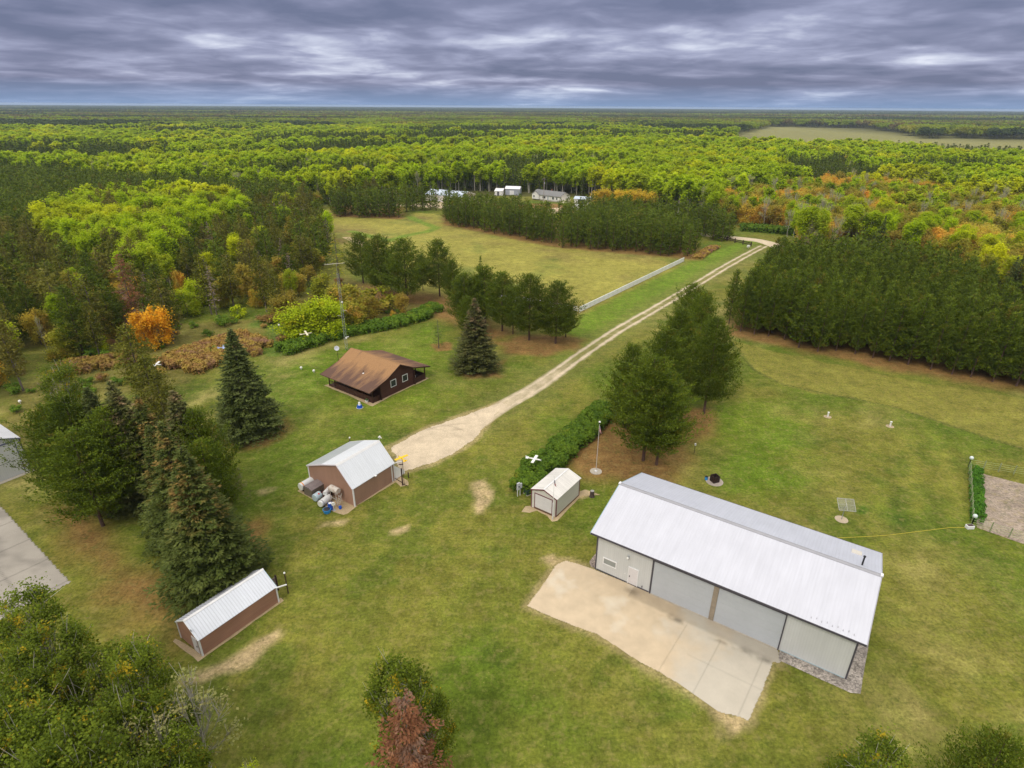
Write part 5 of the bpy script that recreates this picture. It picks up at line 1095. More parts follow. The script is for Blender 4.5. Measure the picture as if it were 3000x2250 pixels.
def unit(v): return v / (np.linalg.norm(v, axis=-1, keepdims=True) + 1e-9)
def diamonds(P, d, lat, Ln, Wd):
    """leaf sprays: one diamond per point, long axis d"""
    Ln = np.broadcast_to(Ln, (len(P),))[:, None] / 2; Wd = np.broadcast_to(Wd, (len(P),))[:, None] / 2
    V = np.stack([P - d * Ln, P + lat * Wd, P + d * Ln, P - lat * Wd], 1).reshape(-1, 3)
    return V
def quads(n): return np.arange(4 * n, dtype=np.int32).reshape(-1, 4)
def tube_np(pts, rad, n=6):
    mb = MB(); mb.tube(pts, rad, n); return mb
def conifer(seed, h, r, cb, whorl, nbr, tuft, tsize, profile, droop, upturn, trunk_r, dead=0.0, lean=0.0, jag=.25, fluff=0.0):
    """whorled conifer: returns trunk MB and crown vertices"""
    g = np.random.default_rng(seed); tr = MB(); zs = np.linspace(0, h * .98, 7)
    lx = lean * (zs / h) ** 1.6 * h; tr.tube([(lx[i], 0, zs[i]) for i in range(7)], [trunk_r * (1 - .93 * zs[i] / h) + .01 for i in range(7)], 7)
    Ps = []; ds = []; ls = []; L_ = []; z = cb * h
    while z < h * .985:
        t = (z - cb * h) / (h - cb * h); R = r * profile(t); k = max(3, int(nbr * (0.55 + .45 * (1 - t))))
        a0 = g.uniform(0, 6.28)
        for i in range(k):
            a = a0 + 6.283 * i / k + g.normal(0, .25); Lb = R * (1 + g.normal(0, jag)); Lb = max(Lb, .15)
            if g.random() < dead: continue
            zz = z + g.normal(0, whorl * .3); hd = np.array([math.cos(a), math.sin(a), 0]); sd_ = np.array([-hd[1], hd[0], 0])
            m = max(2, int(Lb / tsize * tuft)); s = np.sort(g.uniform(.18, 1.0, m) ** .75)
            zoff = -droop * Lb * s + upturn * Lb * s ** 3
            cx = lean * (zz / h) ** 1.6 * h
            base = np.array([cx, 0, zz]) + hd * (Lb * s)[:, None] + np.array([0, 0, 1.]) * zoff[:, None]
            wid = (1 - s * .75) * Lb * .42
            lo = g.uniform(-1, 1, m) * wid
            P = base + sd_ * lo[:, None] + g.normal(0, tsize * (.12 + .45 * fluff), (m, 3)) + np.array([0, 0, .25 * fluff * tsize])
            ang = np.sign(lo) * g.uniform(.2, 1.0, m)
            d = unit(hd * np.cos(ang)[:, None] + sd_ * np.sin(ang)[:, None] + np.array([0, 0, 1.]) * (g.normal(0, .35 + .7 * fluff, m) - droop + upturn * s * 2 + .45 * fluff)[:, None])
            lat = unit(np.cross(d, unit(np.array([0, 0, 1.]) + g.normal(0, .45 + .8 * fluff, (m, 3)))))
            Ps.append(P); ds.append(d); ls.append(lat); L_.append(tsize * g.uniform(.7, 1.35, m))
        if trunk_r > .1 and z < h * .6 and g.random() < .6:
            a = g.uniform(0, 6.28); q = np.array([lean * (z / h) ** 1.6 * h, 0, z]); tr.tube([q, q + np.array([math.cos(a), math.sin(a), -droop * .5]) * R * .8], [.035, .01], 3, False)
        z += whorl * g.uniform(.8, 1.2) * (1.0 - .35 * t)
    P = np.concatenate(Ps); d = np.concatenate(ds); l = np.concatenate(ls); Ln = np.concatenate(L_)
    return tr, diamonds(P, d, l, Ln, Ln * .42)
def pine_prof(t): return max(.04, (1 - t) ** .50) * min(1, .66 + 1.4 * t)
def spruce_prof(t): return (1 - t) ** .92 * min(1, .80 + 2.5 * t) + .015
def jack_prof(t): return (.55 + .5 * math.sin(t * 3.0)) * (1 - t) ** .45 + .05
def broadleaf(seed, h, r, cb, nblob, nleaf, lsize, trunk_r, blob=.34, open_=.0, narrow=1.0, limbs=7, up=.55, bare=0, ctr=.42, te=.8, soft=False):
    """trunk with limbs; leaves in clumps at the limb ends"""
    g = np.random.default_rng(seed); tr = MB(); k = 6
    zs = np.linspace(0, h * .86, k); wob = np.cumsum(g.normal(0, .012 * h, (k, 2)), 0) * .6; wob[0] = 0
    tp = [(wob[i, 0], wob[i, 1], zs[i]) for i in range(k)]; tr.tube(tp, [trunk_r * (1 - .85 * i / (k - 1)) for i in range(k)], 6)
    cents = []; rad = []
    for i in range(nblob):
        t = g.uniform(0, 1) ** te; z = h * (cb + (1 - cb) * (.08 + .84 * t)); R = r * math.sqrt(max(0, 1 - (abs(t - ctr) / (1.06 - ctr)) ** 2.2)) * narrow
        a = i * 2.4 + g.normal(0, .4); q = R * math.sqrt(g.uniform(.15, .9)); c = np.array([q * math.cos(a), q * math.sin(a), z]); cents.append(c); rad.append(r * blob * g.uniform(.75, 1.25))
        if i < limbs:
            z0 = h * cb * .8 + (z - h * cb) * .45; f = z0 / (h * .86) * (k - 1); i0 = min(int(f), k - 2); b = np.array(tp[i0]) * (1 - f + i0) + np.array(tp[i0 + 1]) * (f - i0) if f < k - 1 else np.array(tp[-1])
            mid = (b + c) / 2 + np.array([0, 0, -.04 * h]); tr.tube([b, mid, c], [trunk_r * .38, trunk_r * .22, .012], 4, False)
            if bare:
                for _ in range(bare):
                    e = c + g.normal(0, .5, 3) * r * .5 + np.array([0, 0, r * .25]); tr.tube([mid + (c - mid) * g.uniform(.2, .9), e], [.03, .008], 3, False)
    cents = np.array(cents); rad = np.array(rad)
    idx = g.integers(0, nblob, nleaf); dirs = unit(g.normal(0, 1, (nleaf, 3))); dirs[:, 2] = np.where(g.random(nleaf) < .68, np.abs(dirs[:, 2]), dirs[:, 2])
    rr = rad[idx] * (g.uniform(open_, 1, nleaf) ** .5) * (1 + .25 * np.sin(dirs[:, 0] * 7 + idx) * np.cos(dirs[:, 1] * 6 + idx * 2))
    P = cents[idx] + dirs * rr[:, None] * np.array([1, 1, .85])
    if soft:
        P = cents[idx] + g.normal(0, .62, (nleaf, 3)) * rad[idx][:, None] * np.array([1, 1, 1.15]); P[:, 2] -= np.abs(g.normal(0, .25, nleaf)) * r * .5; dirs = unit(dirs + np.array([0, 0, .6]))
    nrm = unit(dirs * .8 + g.normal(0, .55, (nleaf, 3)) + np.array([0, 0, up])); d = unit(np.cross(nrm, g.normal(0, 1, (nleaf, 3)))); lat = np.cross(nrm, d)
    s = lsize * g.uniform(.6, 1.4, nleaf)
    return tr, diamonds(P, d, lat, s, s * .8)
class Tree:
    def __init__(s, key, bark, leaf, tr, V, ht):
        s.h = ht; s.leaf = leaf; s.bark = bark
        s.tm = bpy.data.meshes.new('trunk'); s.tm.from_pydata(tr.v, [], tr.f); s.tm.materials.append(bark)
        n = len(V) // 4; s.cm = mesh_np('crown', V, quads(n)); s.cm.materials.append(leaf)
        # one mesh of both, for trees too far off to show their parts
        nv = len(tr.v); bm = bmesh.new(); bm.from_mesh(s.tm); bm.from_mesh(s.cm); s.jm = bpy.data.meshes.new(key); nf = len(s.tm.polygons); bm.to_mesh(s.jm); bm.free()
        s.jm.materials.append(bark); s.jm.materials.append(leaf); mi = np.ones(len(s.jm.polygons), np.int32); mi[:nf] = 0; s.jm.polygons.foreach_set('material_index', mi)
V_ = {}
def add(kind, lod, bark, leaf, maker, seeds):
    V_[(kind, lod)] = [Tree(kind, bark, leaf, *maker(s)) for s in seeds]
def mk_pine(lod, h=14.0, r=2.9, cb=.12, trunk=.17):
    w, nb, tf, ts = {0: (.32, 10, 6.0, .34), 1: (.44, 9, 5.0, .46), 2: (.8, 7, 3.0, .95)}[lod]
    return lambda s: conifer(s, h, r, cb, w, nb, tf, ts, pine_prof, .0, .38, trunk, 0.08, jag=.30, fluff={0: .8, 1: .42, 2: .42}[lod]) + (h,)
def mk_spruce(lod, h=17.0, r=3.3):
    w, nb, tf, ts = {0: (.28, 14, 6.2, .30), 1: (.45, 11, 3.8, .55), 2: (.9, 7, 2.6, 1.1)}[lod]
    return lambda s: conifer(s, h, r, .04, w, nb, tf, ts, spruce_prof, .26, .16, .2, .05, jag=.16) + (h,)
def mk_jack(lod, h=14.0, r=2.3):
    w, nb, tf, ts = {0: (.38, 10, 5.0, .38), 1: (.46, 9, 4.4, .5), 2: (.9, 6, 2.6, 1.05)}[lod]
    return lambda s: conifer(s, h, r, .22, w, nb, tf, ts, jack_prof, .12, .05, .15, .22, lean=.04 * (s % 3 - 1), jag=.35, fluff=.6) + (h,)
def mk_aspen(lod, h=14.0, r=2.7, cb=.34):
    nl, ls, nb, lm = {0: (9000, .30, 20, 14), 1: (6000, .40, 26, 9), 2: (1300, .80, 16, 2)}[lod]
    return lambda s: broadleaf(s, h, r, cb, nb, nl, ls, .15 if lod < 2 else .22, blob=.30, limbs=lm, soft=True, te=.65, up=.9) + (h,)
add('pine', 0, BARK_PINE, PINE_L, mk_pine(0, 16.5, 5.2, .17, .24), (1, 2, 3)); add('pine', 1, BARK_PINE, PINE_L, mk_pine(1), (4, 5, 6, 7)); add('pine', 2, BARK_PINE, PINE_L, mk_pine(2, 13, 3.0, .10), (8, 9, 10))
add('spruce', 0, BARK_GREY, SPRUCE_L, mk_spruce(0), (11, 12, 13)); add('spruce', 1, BARK_GREY, BLUESPRUCE_L, mk_spruce(1, 15, 3), (14, 15)); add('spruce', 2, BARK_GREY, PINE_L, mk_spruce(2, 14, 2.6), (16, 17))
add('jack', 1, BARK_GREY, JACK_L, mk_jack(1), (21, 22, 23, 24)); add('jack', 0, BARK_GREY, JACK_L, mk_jack(0), (25, 26))
add('aspen', 0, BARK_PALE, ASPEN_NEAR_L, lambda s: broadleaf(s, 13.0, 2.5, .2, 44, 9500, .16, .12, .22, .0, limbs=40, bare=1, soft=True) + (13.0,), (31, 32, 33)); add('aspen', 1, BARK_PALE, ASPEN_L, mk_aspen(1), (34, 35, 36)); add('aspen', 2, BARK_PALE, ASPEN_L, mk_aspen(2), (37, 38, 39))
add('yellow', 1, BARK_GREY, YELLOW_L, lambda s: broadleaf(s, 7.0, 2.9, .0, 40, 9000, .27, .10, .26, limbs=8, ctr=.15, te=1.4, soft=True) + (7.0,), (41, 42))
add('orange', 1, BARK_GREY, ORANGE_L, lambda s: broadleaf(s, 8.0, 2.8, .10, 24, 4200, .32, .12, .28, .1, limbs=9, bare=3, soft=True) + (8.0,), (43, 44))
add('mixed', 1, BARK_GREY, MIXED_L, lambda s: broadleaf(s, 9.0, 2.6, .08, 24, 4200, .36, .1, .30, .1, limbs=8, bare=2, soft=True, te=.9) + (9.0,), (45, 46, 47))
add('bare', 1, BARK_PALE, PALE_L, lambda s: broadleaf(s, 13.0, 2.0, .25, 16, 900, .2, .11, .5, .1, limbs=14, bare=12) + (13.0,), (48, 49))
add('deadpine', 1, BARK_GREY, GREYDEAD_L, lambda s: conifer(s, 12, 1.3, .25, .5, 7, 1.3, .5, jack_prof, .25, 0, .12, .3) + (12.0,), (51, 52))
add('rust', 0, BARK_GREY, DEAD_L, lambda s: conifer(s, 13, 2.5, .15, .30, 10, 4.2, .26, lambda t: (1 - t) ** .42 * (.8 + .2 * math.sin(t * 17)) + .04, .3, .05, .16, .22, jag=.38) + (13.0,), (53,))
add('shrub', 1, BARK_GREY, SHRUB_L, lambda s: broadleaf(s, 3.0, 1.7, .02, 9, 1500, .30, .05, .55, limbs=3) + (3.0,), (54, 55))
add('brownshrub', 1, BARK_GREY, BROWNSHRUB_L, lambda s: broadleaf(s, 2.4, 1.7, .02, 9, 1200, .30, .05, .55, limbs=3) + (2.4,), (56, 57))
add('yshrub', 1, BARK_GREY, YELLOW_L, lambda s: broadleaf(s, 2.6, 1.5, .02, 8, 900, .30, .05, .5, limbs=3) + (2.6,), (58,))

add('spruce', 3, BARK_GREY, BLUESPRUCE_L, lambda s: conifer(s, 6, 1.6, .12, .34, 6, 1.9, .32, spruce_prof, .1, .2, .09, .15) + (6.0,), (61,))
CAT = dict(pine=('pine_tree', 'pine'), spruce=('spruce_tree', 'spruce'), jack=('jack_pine', 'jack pine'), aspen=('aspen_tree', 'aspen'), yellow=('yellow_tree', 'autumn tree'),
           orange=('orange_tree', 'autumn tree'), mixed=('scrub_tree', 'scrub tree'), bare=('birch_tree', 'birch'), deadpine=('dead_pine', 'dead tree'), rust=('dead_spruce', 'dead tree'),
           shrub=('shrub', 'shrub'), brownshrub=('shrub', 'shrub'), yshrub=('shrub', 'shrub'))
TR = random.Random(99)
def plant(kind, x, y, h, label, group=None, lod=None, leaf=None, wid=1.0, bark=None, variant=None, rot=None, parts=None):
    d = math.hypot(x, y)
    if lod is None: lod = 0 if (d < 95 and (kind, 0) in V_) else 1 if (kind, 1) in V_ and d < 300 else 2
    while (kind, lod) not in V_: lod = lod - 1 if lod > 0 else 1
    vs = V_[(kind, lod)]; t = vs[variant % len(vs)] if variant is not None else TR.choice(vs)
    s = h / t.h; w = s * wid * TR.uniform(.92, 1.08); nm, cat = CAT[kind]
    rz = TR.uniform(0, 6.28) if rot is None else rot
    if parts is None: parts = d < 175
    if parts:
        r = thing(nm, label, cat, (x, y, 0), rz, group); r.scale = (w, w, s)
        for n2, me, mt in (('trunk', t.tm, bark), ('crown', t.cm, leaf)):
            o = bpy.data.objects.new(n2, me); link(o, r)
            if mt is not None: o.material_slots[0].link = 'OBJECT'; o.material_slots[0].material = mt
    else:
        r = bpy.data.objects.new(nm, t.jm); link(r); r.location = (x, y, 0); r.rotation_euler = (0, 0, rz); r.scale = (w, w, s); tag(r, label, cat, group)
        if leaf is not None: r.material_slots[1].link = 'OBJECT'; r.material_slots[1].material = leaf
    return r
def tree_px(kind, base, top, label, **k):
    """tree from its foot and the level of its top in the photo (display pixels)"""
    p = D(*base); h = 1.0; ty = top * K
    for z in np.arange(.5, 30, .1):
        if project((p[0], p[1], z))[1] <= ty: h = z; break
    return plant(kind, p[0], p[1], h, label, **k)
def tree_top(kind, top, h, label, **k):
    p = D(top[0], top[1], h); return plant(kind, p[0], p[1], h, label, **k)

# ---- trees one can name
tree_px('spruce', (543, 935), 706, 'lone blue-green spruce standing in the lawn left of the workshop', lod=0, leaf=BLUESPRUCE_L, wid=1.55, variant=0)
tree_px('spruce', (1028, 797), 642, 'brownish green spruce right of the log cabin', lod=0, leaf=BROWNSPRUCE_L, wid=1.8, variant=1)
tree_px('spruce', (948, 752), 690, 'small thin spruce on the lawn behind the log cabin', lod=3, wid=1.0)
# spruces and pines above the long shed
def s_(x, y, h, kind, label, **k): return plant(kind, x, y, h, label, lod=0, **k)
for kind, (px, py), h, w, v, lf, lb in [
    ('spruce', (388, 960), 17.0, 1.55, 0, None, 'large spruce with orange-brown cones right behind the long brown shed'),
    ('spruce', (344, 905), 17.0, 1.25, 2, None, 'slender cone-laden spruce just left of the large one behind the shed'),
    ('spruce', (316, 914), 15.5, 1.2, 1, None, 'pointed spruce left of the slender cone-laden one'),
    ('spruce', (235, 818), 17.0, 1.55, 1, BROWNSPRUCE_L, 'tall brown-topped spruce left of centre in the near clump'),
    ('spruce', (294, 850), 15.0, 1.3, 0, None, 'spruce in the middle of the near clump behind the brown-topped one'),
    ('spruce', (371, 838), 16.0, 1.5, 2, BROWNSPRUCE_L, 'grey thinning spruce at the right back of the near clump'),
    ('spruce', (184, 832), 16.0, 1.45, 2, BLUESPRUCE_L, 'dark blue-green spruce at the left of the near clump'),
    ('pine', (133, 852), 15.0, 1.05, 0, None, 'broad dark pine between the hangar and the blue-green spruce'),
    ('pine', (92, 875), 13.0, 1.0, 1, None, 'leftmost pine of the near clump beside the hangar corner'),
    ('pine', (150, 930), 13.0, 1.1, 2, None, 'low broad pine nearest the hangar apron'),
    ('pine', (215, 880), 14.0, 1.0, 1, None, 'pine squeezed between the blue-green and brown-topped spruces'),
    ('pine', (415, 885), 13.5, .85, 2, None, 'bushy pine at the right edge of the near spruce clump'),
    ('pine', (430, 950), 11.5, .85, 0, None, 'lower pine below the bushy one at the clump\'s right edge'),
    ('aspen', (112, 778), 14.0, 1.15, 0, None, 'yellow-green aspen behind the pines near the hangar'),
    ('jack', (269, 700), 13.5, 1.3, 0, None, 'narrow olive conifer left of the brown shrub bed'),
    ('jack', (301, 765), 12.5, 1.5, 1, None, 'rounder olive conifer in front of the narrow one'),
    ('jack', (330, 800), 12.0, 1.2, 0, None, 'small olive conifer at the back of the near clump')]:
    tree_top(kind, (px, py), h, lb, lod=0, wid=w, variant=v, leaf=lf)
def s_(x, y, h, kind, label, **k): return plant(kind, x, y, h, label, lod=0, **k)
# pines between barn and driveway
for i, (bx_, by, tp, h, w, lb) in enumerate([(1389, 995, 0, 16.0, 1.0, 'big pine nearest the flagpole, beside the barn\'s back corner'), (1418, 1004, 0, 14.5, .9, 'pine right beside the big flagpole pine, nearest the barn'),
        (1352, 925, 0, 14.0, .9, 'pine at the end of the hedge'), (1420, 905, 0, 15.5, .92, 'dark pine in the middle of the pine row by the driveway'), (1520, 893, 0, 16.5, .92, 'pine at the right edge of the row, over the lawn behind the barn'),
        (1452, 850, 0, 15.5, .9, 'pine on the driveway side of the row'), (1500, 800, 0, 15.5, .85, 'farther pine near the driveway, behind the pine row'), (1478, 768, 0, 15.0, .85, 'farthest pine of the row, overlapping the driveway')]):
    p = D(bx_, by); plant('pine', p[0], p[1], h, lb, lod=0, wid=w, variant=i)
# pines of the middle group
for i, (b, t, w, lb) in enumerate([((785, 612), 503, .85, 'leftmost pine of the middle group near the side track'), ((826, 640), 508, .85, 'pine with two bare trunks left of centre in the middle group'), ((845, 628), 540, .8, 'pine tucked between two taller ones in the middle group'),
        ((880, 655), 515, .95, 'tall full pine right of the twin trunks in the middle group'), ((914, 628), 548, .5, 'thin pine with a bare stem in the middle group'), ((950, 640), 517, .8, 'tall lone pine with visible red trunk before the field'),
        ((980, 655), 562, .7, 'grey-green pine right of the lone tall pine'), ((1005, 705), 590, .9, 'pine left of the spruce top in the middle group'), ((1048, 700), 575, 1.0, 'broad pine behind the brownish spruce'),
        ((1085, 715), 588, .95, 'pine right of the broad one behind the brownish spruce'), ((1143, 735), 592, .95, 'pine left of the last one before the white fence'), ((1200, 742), 608, .92, 'rightmost pine of the middle group beside the driveway'), ((1222, 728), 655, .8, 'short bushy pine at the right end of the middle group'), ((1022, 690), 600, .8, 'lower pine left of the broad one in the middle group'), ((1108, 722), 622, .8, 'lower pine between the two pairs at the right of the middle group'), ((1012, 730), 640, .7, 'low dark pine touching the brownish spruce')]):
    tree_px('pine', b, t, lb, lod=0, wid=w * 1.2, variant=i)
tree_px('spruce', (1040, 690), 552, 'pointed dark spruce rising behind the middle pines', lod=1, leaf=PINE_L, wid=.8)
# rusty and bright trees at the wood's edge
tree_px('rust', (300, 720), 545, 'dead rust-red conifer in the left wood', lod=0, wid=.8)
tree_px('orange', (352, 748), 662, 'bright orange tree at the left edge of the brown shrubs', wid=1.05, leaf=BRIGHTORANGE_L)
tree_px('orange', (322, 755), 676, 'lower bright orange tree left of the tallest one', wid=.95, leaf=BRIGHTORANGE_L)
tree_px('yellow', (660, 728), 648, 'large bright yellow-green tree left of the lattice tower', wid=1.5)
tree_px('yellow', (712, 722), 640, 'yellow-green tree just behind the lattice tower', wid=1.2)
tree_px('yellow', (625, 690), 622, 'paler yellow-green tree left of the bright pair', wid=1.2, leaf=MIXED_L)
tree_px('yellow', (405, 680), 622, 'yellow-green bush tree below the rust-red conifer', wid=1.2)
tree_px('yellow', (370, 675), 628, 'yellow-green bush tree left of its twin below the wood', wid=1.1)
tree_px('yshrub', (515, 686), 662, 'round golden shrub at the edge of the left wood', wid=1.2)
tree_px('yshrub', (690, 725), 700, 'small golden shrub under the yellow-green trees', wid=1.2)
tree_px('orange', (850, 690), 672, 'small salmon-orange shrub behind the long hedge', wid=.9)
tree_px('orange', (800, 690), 640, 'orange-brown bush among the middle pines', wid=1.4, leaf=MIXED_L)
tree_px('mixed', (745, 690), 610, 'dull green bush behind the lattice tower', wid=1.3)
tree_px('mixed', (870, 680), 632, 'grey-brown bush under the middle pines', wid=1.0)
tree_px('mixed', (770, 712), 650, 'olive bush between tower and hedge', wid=1.3)
tree_px('deadpine', (735, 620), 500, 'bare brownish tree behind the lattice tower', wid=1.3, leaf=MIXED_L)
tree_px('bare', (102, 755), 680, 'leaning dead white birch trunk in the left grass', wid=.5)
for i, (b, t, k, w, lf, lb) in enumerate([((300, 655), 600, 'orange', 1.0, None, 'rusty orange tree right of the dead rust-red conifer'), ((258, 690), 615, 'mixed', 1.3, None, 'grey-brown scrub tree left of the rust-red conifer'), ((395, 640), 585, 'orange', .9, None, 'small orange tree high in the left wood edge'),
    ((430, 660), 600, 'yellow', 1.0, None, 'pale yellow bush tree at the middle of the wood edge'), ((150, 770), 700, 'yellow', 1.1, MIXED_L, 'olive-yellow tree by the dead white birch'), ((90, 745), 672, 'orange', .9, None, 'golden tree behind the dead white birch'), ((205, 760), 700, 'yellow', .9, None, 'small yellow tree left of the orange pair'),
    ((240, 735), 668, 'orange', 1.0, MIXED_L, 'brownish tree between the yellow and orange ones'), ((640, 640), 585, 'mixed', 1.3, None, 'olive scrub tree above the yellow-green trees'), ((700, 655), 590, 'mixed', 1.2, None, 'dull green scrub tree behind the tower'), ((580, 655), 600, 'yellow', .8, MIXED_L, 'pale olive bush left of the yellow-green trees'),
    ((545, 640), 575, 'jack', 1.2, None, 'leaning olive pine above the golden shrub'), ((820, 668), 625, 'yshrub', 1.4, MIXED_L, 'low olive shrub behind the long hedge'), ((480, 665), 610, 'mixed', 1.1, None, 'green-brown scrub tree left of the golden shrub')]):
    tree_px(k, b, t, lb, wid=w, leaf=lf)
# foreground, cut by the bottom edge
tree_top('aspen', (855, 1418), 13.5, 'aspen at the bottom centre behind the rust-red conifer', lod=0, variant=1, wid=.9)
tree_top('aspen', (915, 1455), 11.5, 'lower aspen right of the bottom-centre one', lod=0, variant=2, wid=.8)
tree_top('rust', (872, 1500), 14.0, 'rust-red dead conifer cut by the bottom edge', lod=0, wid=.95)
tree_top('aspen', (1925, 1612), 10.0, 'green aspen top at the bottom edge right of the barn', lod=0, variant=0, wid=1.2)
tree_top('pine', (2178, 1592), 10.5, 'dark pine top at the bottom right corner', lod=0, variant=1, wid=.8)
tree_top('aspen', (1835, 1640), 9.0, 'low aspen at the bottom edge just right of the bare dirt', lod=0, variant=2, wid=.9)
nf = 0
for (px, py, h, v) in [(30, 1275, 13.5, 0), (88, 1345, 12.5, 1), (180, 1400, 11.5, 2), (270, 1388, 12, 0), (245, 1440, 12.5, 1), (130, 1440, 12.5, 2), (40, 1400, 13, 1), (20, 1520, 14, 0), (95, 1545, 14.5, 2), (140, 1570, 14.5, 0), (210, 1525, 13, 1), (300, 1480, 12, 2), (60, 1610, 14.5, 1), (180, 1640, 14, 0), (260, 1585, 12.5, 2), (300, 1650, 13, 1), (345, 1570, 11, 0), (-50, 1400, 13.5, 2), (-60, 1550, 14, 1), (120, 1500, 11, 2), (0, 1460, 13, 0), (215, 1600, 12, 1), (335, 1500, 9.5, 1), (350, 1630, 11, 2)]:
    nf += 1; tree_top('aspen', (px, py), h, 'leafy aspen with some yellow leaves in the stand at the lower left corner', lod=0, variant=v, wid=TR.uniform(.85, 1.1), group='aspens in the lower left stand', leaf=None if v else ASPEN_NEAR_L)
tree_top('bare', (395, 1465), 11.0, 'nearly bare aspen with pale branches right of the lower left stand', lod=1, wid=1.2)
tree_top('bare', (300, 1540), 12.0, 'bare pale-limbed aspen inside the lower left stand', lod=1, wid=.9)
tree_top('bare', (540, 1640), 8.0, 'thin yellow-leaved sapling cut by the bottom edge, left of the rust-red conifer', lod=1, wid=.6, leaf=YELLOW_L)

# ---- stands of trees, filled one tree at a time
def fill(poly, sp, jit, seed, rows=None):
    g = np.random.default_rng(seed); P = np.array(poly); lo = P.min(0); hi = P.max(0)
    if rows is not None:
        c, s = math.cos(rows), math.sin(rows); R = np.array([[c, s], [-s, c]]); Q = P @ R.T; lo = Q.min(0); hi = Q.max(0)
    X, Y = np.meshgrid(np.arange(lo[0], hi[0], sp), np.arange(lo[1], hi[1], sp)); pts = np.stack([X.ravel(), Y.ravel()], 1)
    if rows is None: pts[:, 0] += (np.round((pts[:, 1] - lo[1]) / sp) % 2) * sp / 2
    pts += g.uniform(-jit, jit, pts.shape)
    if rows is not None: pts = pts @ R
    k = inside(poly, pts[:, 0], pts[:, 1]); return pts[k]
LIST = {}      # kind -> list of (x, y, h, wid, label, group, leaf)
SHOW = [(tuple(D(*b)[:2]), w, l) for b, w, l in (((300, 720), 3.5, 20), ((352, 748), 3.5, 16), ((660, 728), 5, 20), ((405, 680), 3, 14), ((300, 655), 3, 14), ((515, 686), 3, 14), ((102, 755), 3.5, 18), ((395, 640), 3, 14))]
def hides(x, y):
    """does a tree here stand right before one of the singled-out coloured trees?"""
    for (px, py), w, l in SHOW:
        d = math.hypot(px, py); ux, uy = -px / d, -py / d; a = (x - px) * ux + (y - py) * uy; b = abs((x - px) * uy - (y - py) * ux)
        if -2 < a < l and b < w: return True
    return False
def put(kind, pts, hh, label, group, leaf=None, wid=(.85, 1.15), hv=.12, seed=1):
    g = np.random.default_rng(seed)
    pts = [p for p in pts if p[0] > -20 or not hides(*p)]
    for x, y in pts: LIST.setdefault(kind, []).append((x, y, hh * g.uniform(1 - hv, 1 + hv), g.uniform(*wid), label, group, leaf))
PLANT_ = Dp([(1558, 700), (1572, 716), (1700, 747), (1850, 778), (2000, 806), (2130, 828), (2330, 862)]) + [tuple(D(x, y, 12.5)[:2]) for x, y in ((2330, 640), (2212, 612), (2150, 578), (2060, 540), (1960, 522), (1860, 508), (1760, 508), (1705, 513), (1684, 522), (1645, 553), (1598, 592))] + Dp([(1578, 668)])
put('pine', fill(PLANT_, 3.3, .45, 5, rows=-.62), 13.2, 'dark green pine in the dense plantation block right of the driveway', 'plantation pines right of the driveway', wid=(.72, .98), hv=.10)
PLANT_BACK = PLANT_
S1 = Dp([(962, 486), (1040, 500), (1120, 515), (1192, 531), (1194, 499), (1080, 478), (965, 462)])
S2 = Dp([(1208, 535), (1300, 543), (1400, 552), (1505, 560), (1508, 545), (1440, 515), (1330, 490), (1206, 492)])
S3 = Dp([(1500, 512), (1575, 528), (1582, 518), (1540, 500), (1440, 490), (1350, 478), (1258, 476), (1258, 483), (1400, 500)])
for P, n in ((S1, 'left'), (S2, 'right'), (S3, 'rear')):
    put('pine', fill(P, 4.0, .8, 6, rows=-.55), 11.5, f'dark pine in the {n} part of the windbreak rows at the far side of the field', f'{n} windbreak pines across the field', wid=(.85, 1.1), hv=.1, seed=8)
S4 = Dp([(720, 468), (800, 472), (868, 474), (868, 461), (800, 456), (722, 456)]); S5 = Dp([(872, 458), (948, 458), (948, 450), (872, 444)])
put('pine', fill(S4, 4.5, 1.0, 7), 12, 'dark pine in the short row at the far left of the field', 'short pine row at the far left of the field', wid=(1, 1.25)); put('pine', fill(S5, 5, 1, 8), 12, 'dark pine left of the long steel building', 'pines left of the steel building', wid=(1, 1.2))
# woods
CLEAR = Dp([(-900, 2600), (-500, 1000), (0, 862), (60, 842), (200, 800), (330, 760), (500, 700), (620, 690), (700, 600), (715, 540), (672, 455), (700, 446), (860, 440), (880, 424), (1000, 414), (1190, 418), (1275, 424), (1330, 440), (1480, 468), (1560, 488), (1640, 492), (1700, 505)]) + [tuple(D(x, y, 10)[:2]) for x, y in ((1740, 492), (1860, 480), (1960, 495), (2060, 515), (2150, 552), (2212, 585), (2400, 640))] + Dp([(2900, 860), (3200, 2600)])
ASPEN_P = [tuple(D(x, y, 14)[:2]) for x, y in ((70, 440), (130, 408), (280, 386), (400, 390), (500, 405), (530, 425), (440, 452), (390, 480), (350, 520), (290, 530), (200, 500), (120, 500), (75, 475))]
DARK_P = [tuple(D(x, y, 12)[:2]) for x, y in ((-200, 345), (0, 352), (150, 362), (400, 378), (560, 390), (700, 398), (860, 412), (880, 438))] + Dp([(860, 446), (700, 452), (660, 460), (640, 470), (560, 470), (300, 480), (0, 560), (-200, 620)])
AUT_P = [tuple(D(x, y, 8)[:2]) for x, y in ((1560, 415), (1640, 405), (1800, 380), (2000, 398), (2212, 430), (2600, 480))] + [tuple(D(x, y, 8)[:2]) for x, y in ((2700, 700), (2212, 600), (2060, 530), (1860, 488), (1700, 500), (1560, 485))]
g = np.random.default_rng(77)
